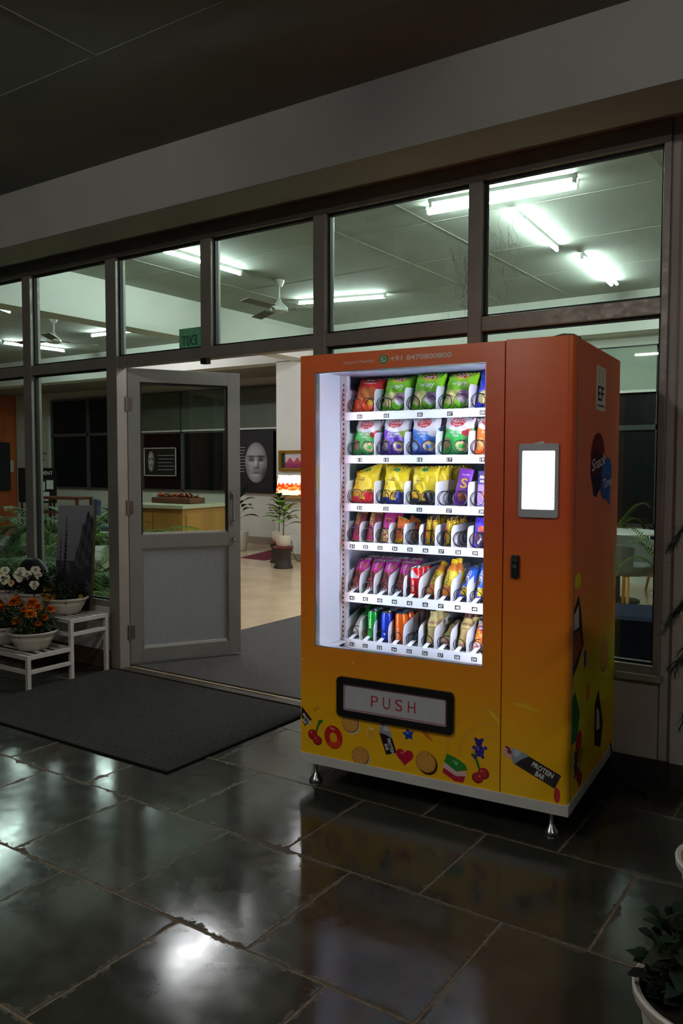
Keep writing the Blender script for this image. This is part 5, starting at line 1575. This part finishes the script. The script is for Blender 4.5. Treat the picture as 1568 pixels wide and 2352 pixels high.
# screen on the timber wall and a switch plate
tv = empty('wall_screen', (-16.72, 10.2, .86), label='large black screen on the orange timber wall', cat='screen')
boxobj('screen_body', m_black, (0, .10, -1.9, .95, 0, 1.08), tv, bevel=.01)
boxobj('screen_glass', mat('dark_screen', (30, 36, 36), .2), (.10, .104, -1.87, .92, .03, 1.05), tv)
sw = empty('switch_plate', (-16.725, 11.22, 1.28), label='white switch plate beside the large black screen', cat='switch')
boxobj('plate', m_white_paint, (0, .015, -.07, .07, 0, .26), sw); boxobj('rocker', m_white_paint, (.015, .022, -.03, .03, .10, .16), sw)
ps = empty('wall_poster', (-15.86, 11.385, 1.32), label='pale notice with black lines on the white pillar', cat='poster')
boxobj('poster_sheet', mat('poster_cream', (206, 202, 188), .7), (-.29, .29, 0, .012, 0, .98), ps)
mb = MB().col((40, 40, 40))
for i, w in enumerate((.22, .36, .36, .50, .20, .42, .34)):
    x = -.27
    while x < -.27 + w:
        q = rnd(.03, .06); mb.box(x, min(x + q, -.27 + w), -.003, 0, .56 - i * .068, .59 - i * .068); x += q + .012
mb.box(-.28, -.265, -.003, 0, .76, .86)
mb.build('poster_lines', m_matte, ps)
es = empty('easel_board', (-13.55, 9.55, 0), .2, 'black easel board with pinned sheets behind the palms', 'board')
boxobj('board', m_black, (-.35, .55, 0, .03, .72, 1.38), es)
mb = MB(); put_text(mb, 'IIII STUDENT', lambda x, z: (x + .18, -.002, 1.25 + z), .07, width=.62, bold=.02, color=(190, 192, 190))
mb.build('board_lettering', m_matte, es, fix=False)
for (a, b, c) in ((.05, .30, .95), (.34, .50, .98), (.10, .40, .76)):
    boxobj('sheet', m_white_paint, (a, b, -.006, 0, c, c + .17), es)
for a in (-.3, .48): boxobj('leg', m_black, (a, a + .03, .0, .03, 0, .74), es)
rc = empty('wooden_rack', (-11.6, 8.6, 0), .1, 'reddish brown wooden rack behind the palms', 'rack')
for z in (.35, .62, .86): boxobj('shelf_board', m_wood_dark, (-.5, .5, 0, .35, z, z + .04), rc)
for a in (-.5, .46):
    for b in (0, .31): boxobj('leg', m_wood_dark, (a, a + .04, b, b + .04, 0, .9), rc)
bc = empty('blue_chair', (-10.55, 8.9, 0), 2.6, 'small blue chair behind the glass left of the door post', 'chair')
m_blue = mat('blue_fabric', (40, 62, 104), .85, noise=(60, .12))
boxobj('seat', m_blue, (-.24, .24, -.24, .24, .40, .48), bc, bevel=.02)
boxobj('backrest', m_blue, (-.24, .24, .20, .26, .46, .88), bc, bevel=.02)
for a in (-.2, .17):
    for b in (-.2, .17): boxobj('leg', m_black, (a, a + .03, b, b + .03, 0, .41), bc)

# reception desk seen through the door glass
dk_ = empty('reception_desk', (-7.12, 7.08, 0), .10, 'honey coloured wooden reception desk seen through the door glass', 'desk')
boxobj('desk_body', m_wood, (-.92, 0, 0, .95, 0, .90), dk_, bevel=.004)
boxobj('desk_top', mat('desk_top', (196, 186, 160), .35), (-.95, .03, -.03, 1.0, .90, .945), dk_, bevel=.006)
for i in range(2): boxobj('front_panel', m_wood, (-.90 + .45 * i, -.47 + .45 * i, -.012, 0, .06, .84), dk_, bevel=.003)
boxobj('side_panel', m_wood, (0, .012, .06, .88, .06, .84), dk_, bevel=.003)
fa = empty('dried_arrangement', (-7.62, 7.50, .95), label='long reddish brown dried flower arrangement on the desk', cat='arrangement')
boxobj('tray', m_wood_dark, (-.34, .34, -.14, .14, 0, .07), fa, bevel=.01)
mb = MB()
for i in range(90):
    leaf(mb, Vector((rnd(-.3, .3), rnd(-.1, .1), .06)), Vector((rnd(-1, 1), rnd(-.6, .6), rnd(.3, 1))), rnd(.06, .13), .04, .3, (rnd(110, 190), rnd(50, 90), 30), n=3)
tag(mb.build('dried_leaves', m_leaf, fa, smooth=60, fix=False), kind='stuff')

# pictures on the back windows: generic portrait prints
def face_paint(x, q):
    """soft grey generic head in half light: x, q in -1..1"""
    e = (x / .74) ** 2 + (q / .96) ** 2
    if e > 1: return None
    G = lambda cx, cq, rx, rq: math.exp(-((x - cx) / rx) ** 2 - ((q - cq) / rq) ** 2)
    v = 170 - 70 * max(0, e - .35) - 26 * x
    for ex_ in (-.30, .30):
        v -= 120 * G(ex_, .12, .17, .09) + 110 * G(ex_, .27, .26, .05) - 40 * G(ex_ - .02, .00, .2, .06)
    v += 45 * G(.0, .0, .07, .22) - 70 * G(.12, -.1, .07, .16) - 90 * G(.0, -.24, .17, .05)
    v -= 95 * G(.0, -.47, .24, .045) - 30 * G(0, -.56, .2, .05) + 40 * G(-.55, -.3, .2, .35) + 60 * G(.5, -.5, .25, .3)
    v -= 45 * G(0, -.36, .3, .05)
    v = max(20, min(215, v)) * max(.15, min(1, (1 - e) * 6))
    return (v, v, v * 1.02)
def portrait(name, loc, w, h, label, fx, fz, fw, fh, frame=None, lines=None):
    o = empty(name, loc, label=label, cat='poster')
    bk = (18, 16, 19)
    def cf(a, b):
        X, Z = a * w, b * h
        c = face_paint((X - fx) / (fw / 2), (Z - fz) / (fh / 2))
        return c if c else bk
    boxobj('poster_sheet', m_black, (-w / 2, w / 2, 0, .012, 0, h), o)
    MB().grid(int(w * 130), int(h * 130), lambda a, b: ((a - .5) * w, -.001, b * h), cf).build('portrait_print', m_matte, o, fix=False)
    if frame:
        f = MB()
        for (a, b, c, d) in ((-w / 2, -w / 2 + frame, 0, h), (w / 2 - frame, w / 2, 0, h), (-w / 2, w / 2, 0, frame), (-w / 2, w / 2, h - frame, h)): f.box(a, b, -.014, 0, c, d)
        f.build('white_border', m_white_paint, o)
    if lines:
        mb = MB().col((170, 170, 170))
        for (x0, x1, z) in lines:
            x = x0
            while x < x1 - .01:
                q = rnd(.025, .06); mb.box(x, min(x + q, x1), -.004, -.002, z, z + .013); x += q + .010
        mb.build('print_lines', m_matte, o)
    return o
portrait('portrait_poster', (-9.80, 11.40, .955), 1.20, 1.11, 'large black poster with a grey portrait beside the white wall', .80, .53, .74, .80, lines=[(-.40, -.06, .80 - .055 * i) for i in range(9)] + [(-.40, -.18, .22)])
portrait('quote_poster', (-12.07, 11.40, 1.22), .90, .56, 'small white bordered quote poster with a bust on the back window', .20, .29, .26, .44, frame=.018, lines=[(-.06 + .02 * (i % 2), .40 - .03 * (i % 3), .40 - .07 * i) for i in range(5)])

# pictures and screen on the white wall
gf = empty('framed_picture', (-7.53, 9.785, 1.345), label='gold framed colourful temple picture on the white wall', cat='picture')
f = MB()
for (a, b, c, d) in ((-.245, -.20, 0, .315), (.20, .245, 0, .315), (-.20, .20, 0, .045), (-.20, .20, .27, .315)): f.box(a, b, -.03, 0, c, d)
f.build('gold_frame', mat('gold_frame', (176, 130, 40), .35, .7), gf, bevel=.006)
def pict(a, b):
    x = a
    if a < .18: return (40, 50, 44)
    roof = max(.75 - abs(a - .40) * 2.2, .72 - abs(a - .75) * 1.8, .42)
    if b < .3: return (150, 40, 90) if hsh(round(a * 14), round(b * 8)) > .4 else (90, 30, 60)
    if b < roof: return (196, 60, 60) if hsh(round(a * 12), round(b * 12)) > .35 else (150, 70, 120)
    return (206, 190, 196)
MB().grid(26, 18, lambda a, b: (-.20 + .40 * a, -.008, .045 + .225 * b), pict).build('picture_print', m_matte, gf, fix=False)
sc_ = empty('display_screen', (-7.55, 9.76, .97), label='small lit screen with fiery picture on the white wall', cat='screen')
sc_.rotation_euler = (-.16, 0, 0)
boxobj('screen_body', m_black, (-.275, .275, -.02, .0, 0, .335), sc_)
def firep(a, b):
    if b > .62: return (255, 250, 244) if hsh(round(a * 7), round(b * 9)) > .18 else (250, 170, 140)
    if b > .50: return (236, 90, 50) if math.sin(a * 40 + b * 20) > -.2 else (250, 240, 220)
    if b > .25: return (226, 60, 24) if hsh(round(a * 9), round(b * 14)) > .35 else (250, 150, 60)
    return (255, 240, 190) if hsh(round(a * 8), round(b * 12)) > .45 else (230, 80, 30)
mfire = bpy.data.materials.new('lit_picture'); mfire.use_nodes = True
_nt = mfire.node_tree; _nt.nodes.clear()
_o = _nt.nodes.new('ShaderNodeOutputMaterial'); _e = _nt.nodes.new('ShaderNodeEmission'); _a = _nt.nodes.new('ShaderNodeAttribute'); _a.attribute_name = 'Col'
_e.inputs[1].default_value = 1.6
mfire.cycles.emission_sampling = 'NONE'
_nt.links.new(_a.outputs['Color'], _e.inputs[0]); _nt.links.new(_e.outputs[0], _o.inputs[0])
MB().grid(34, 24, lambda a, b: (-.262 + .524 * a, -.0206, .012 + .31 * b), firep).build('screen_picture', mfire, sc_, fix=False)
boxobj('ledge', mat('ledge_wood', (170, 120, 60), .5), (-.29, .29, -.05, .02, -.04, 0), sc_)
sk = MB().tube([(-7.52, 9.74, .30), (-7.45, 9.70, .10), (-7.36, 9.68, .01), (-7.2, 9.66, .008)], .006, 6).build('screen_cable', m_black, smooth=60)
tag(sk, 'thin black cable on the floor below the small screen', 'cable')

# pedestals and potted plants
def pedestal(x, y, h, r, label):
    o = empty('pedestal', (x, y, 0), label=label, cat='pedestal', group='dark plant pedestals')
    MB().lathe([(0, 0), (r * 1.05, 0), (r * 1.08, .02), (r * .92, .06), (r * .84, h * .5), (r * .90, h - .07), (r * 1.05, h - .03), (r * 1.1, h), (0, h)], 24).build('stem', mat('charred_wood', (46, 38, 34), .6, noise=(14, .3), bump=(20, .5, .01)), o, smooth=50)
    MB().lathe([(0, h), (r * 1.15, h), (r * 1.18, h + .012), (r * 1.12, h + .02), (0, h + .012)], 24).build('saucer', mat('maroon_saucer', (112, 26, 38), .5), o, smooth=40)
def potted(x, y, z, r, h, label, leaves, L, c, group, plantname='potted_plant', spread=1.0, stemh=.3):
    o = empty(plantname, (x, y, z), label=label, cat='potted plant', group=group)
    MB().lathe([(0, 0), (r * .72, 0), (r * .8, .01), (r * .95, h * .6), (r, h - .01), (r * .98, h), (r * .9, h), (r * .88, h - .03), (0, h - .03)], 28).build('pot', mat('glazed_pot', (216, 208, 190), .3), o, smooth=50)
    MB().tube([(0, 0, h - .03), (.01, .01, h + stemh)], [.008, .005], 6).build('stem', mat('green_stem', (90, 84, 40), .6), o, smooth=60)
    for i in range(leaves):
        t = .35 + .65 * i / max(1, leaves - 1); az = 2.399 * i + .4
        b0 = Vector((.01 * t, .01 * t, h + stemh * t)); dd = Vector((math.cos(az), math.sin(az), .45 + .9 * (t - .4)))
        mb = MB(); e_ = b0 + dd.normalized() * L * .35
        mb.col((80, 100, 40)).tube([b0, e_], .003, 5)
        leaf(mb, e_, dd * spread, L * rnd(.8, 1.1), L * .50, .40, tuple(q * rnd(.75, 1.2) for q in c), n=7)
        mb.build('leaf', m_leaf, o, smooth=60, fix=False)
    return o
pedestal(-7.05, 8.95, .285, .125, 'dark wooden pedestal under the front potted plant')
pedestal(-7.50, 9.42, .285, .125, 'dark wooden pedestal under the plant at the back')
potted(-7.05, 8.95, .305, .115, .16, 'white pot of broad variegated leaves on the front pedestal', 16, .25, (112, 146, 44), 'pedestal plants', stemh=.34)
potted(-7.50, 9.42, .305, .105, .16, 'white pot of dark leaves on the back pedestal', 24, .18, (40, 78, 42), 'pedestal plants', stemh=.46)
potted(-9.15, 10.4, 0, .17, .32, 'dark leaved plant standing behind the open door', 15, .30, (26, 56, 40), 'pedestal plants', stemh=.62)

# ------------------------------------------------------------------ inside the lobby: right side seating
m_navy = mat('navy_fabric', (25, 33, 58), .9, spec=.1, noise=(80, .12))
so = empty('pouffe_seat', (-1.18, 4.62, 0), .15, 'navy upholstered seat block behind the right lower pane', 'seat')
boxobj('seat_block', m_navy, (-.24, .33, -.27, .27, .04, .63), so, bevel=.06)
for a in (-.2, .26):
    for b in (-.2, .2): boxobj('foot', m_black, (a, a + .03, b, b + .03, 0, .05), so)
def tub_chair(x, y, rz, label, shellm):
    o = empty('tub_chair', (x, y, 0), rz, label, 'chair', 'tub chairs of the lobby')
    prof = []
    def sh_pt(a, b, t):
        az = -PI * .80 + PI * 1.60 * a - PI / 2
        r = (.27 + .05 * b) * t
        top = .23 + .07 * math.cos((a - .5) * PI)
        return (r * math.cos(az), -r * math.sin(az) * .95, .45 + top * b)
    mb = MB().grid(24, 8, lambda a, b: sh_pt(a, b, 1)).grid(24, 8, lambda a, b: sh_pt(1 - a, b, .88))
    mb.grid(24, 1, lambda a, b: sh_pt(a, 1, 1 - .12 * b)).grid(1, 8, lambda a, b: sh_pt(0, b, 1 - .12 * a)).grid(1, 8, lambda a, b: sh_pt(1, b, .88 + .12 * a))
    mb.build('shell', shellm, o, smooth=50)
    MB().lathe([(0, .40), (.24, .40), (.275, .44), (.27, .49), (0, .50)], 28).build('seat', shellm, o, smooth=50)
    for s in (-1, 1):
        for f in (-1, 1):
            MB().tube([(s * .10, f * .10, .40), (s * .19, f * .17, .385), (s * .215, f * .195, .34), (s * .26, f * .24, 0)], [.018, .019, .018, .013], 8).build('leg', m_wood, o, smooth=60)
    return o
m_greyf = mat('grey_fabric', (94, 94, 88), .85, noise=(60, .1))
tub_chair(-2.12, 7.98, 1.15, 'grey tub chair with wooden legs behind the right lower pane', m_greyf)
tub_chair(-2.0, 9.62, 2.2, 'navy tub chair farther back at the right', m_navy)
rt = empty('round_table', (-2.42, 8.75, 0), label='round pale cafe table behind the grey tub chair', cat='table')
MB().lathe([(0, .72), (.42, .72), (.43, .735), (.42, .75), (0, .75)], 40).build('table_top', mat('table_top', (196, 192, 184), .4), rt, smooth=40)
MB().lathe([(0, 0), (.24, 0), (.24, .02), (.04, .05), (.035, .72), (0, .72)], 20).build('pedestal_leg', m_black, rt, smooth=50)
rt2 = empty('round_table', (-1.05, 9.3, 0), label='pale round table at the back of the right seating', cat='table')
MB().lathe([(0, .74), (.52, .74), (.53, .76), (.5, .79), (0, .79)], 40).build('table_top', mat('table_top'), rt2, smooth=40)
MB().lathe([(0, 0), (.24, 0), (.24, .02), (.04, .05), (.035, .74), (0, .74)], 20).build('pedestal_leg', m_black, rt2, smooth=50)
palm((-2.75, 9.35, .35), 10, .6, 1.15, 'dim palm before the dark window at the right', (60, 74, 44), h0=.1, lets=16, ll=.26)
palm((-1.55, 7.35, .3), 9, .55, .80, 'palm leaning over the grey tub chair', (60, 78, 44), h0=.05, lets=16, ll=.22)
for i, (x, y, h) in enumerate(((-2.75, 9.35, .4), (-1.55, 7.35, .34))):
    bowl_pot((x, y, 0), .18, h, 'palm_pot', ['pale pot of the palm by the dark right window', 'pale pot of the palm beside the cafe table'][i], 'plant pot', 'palm pots inside the glass')
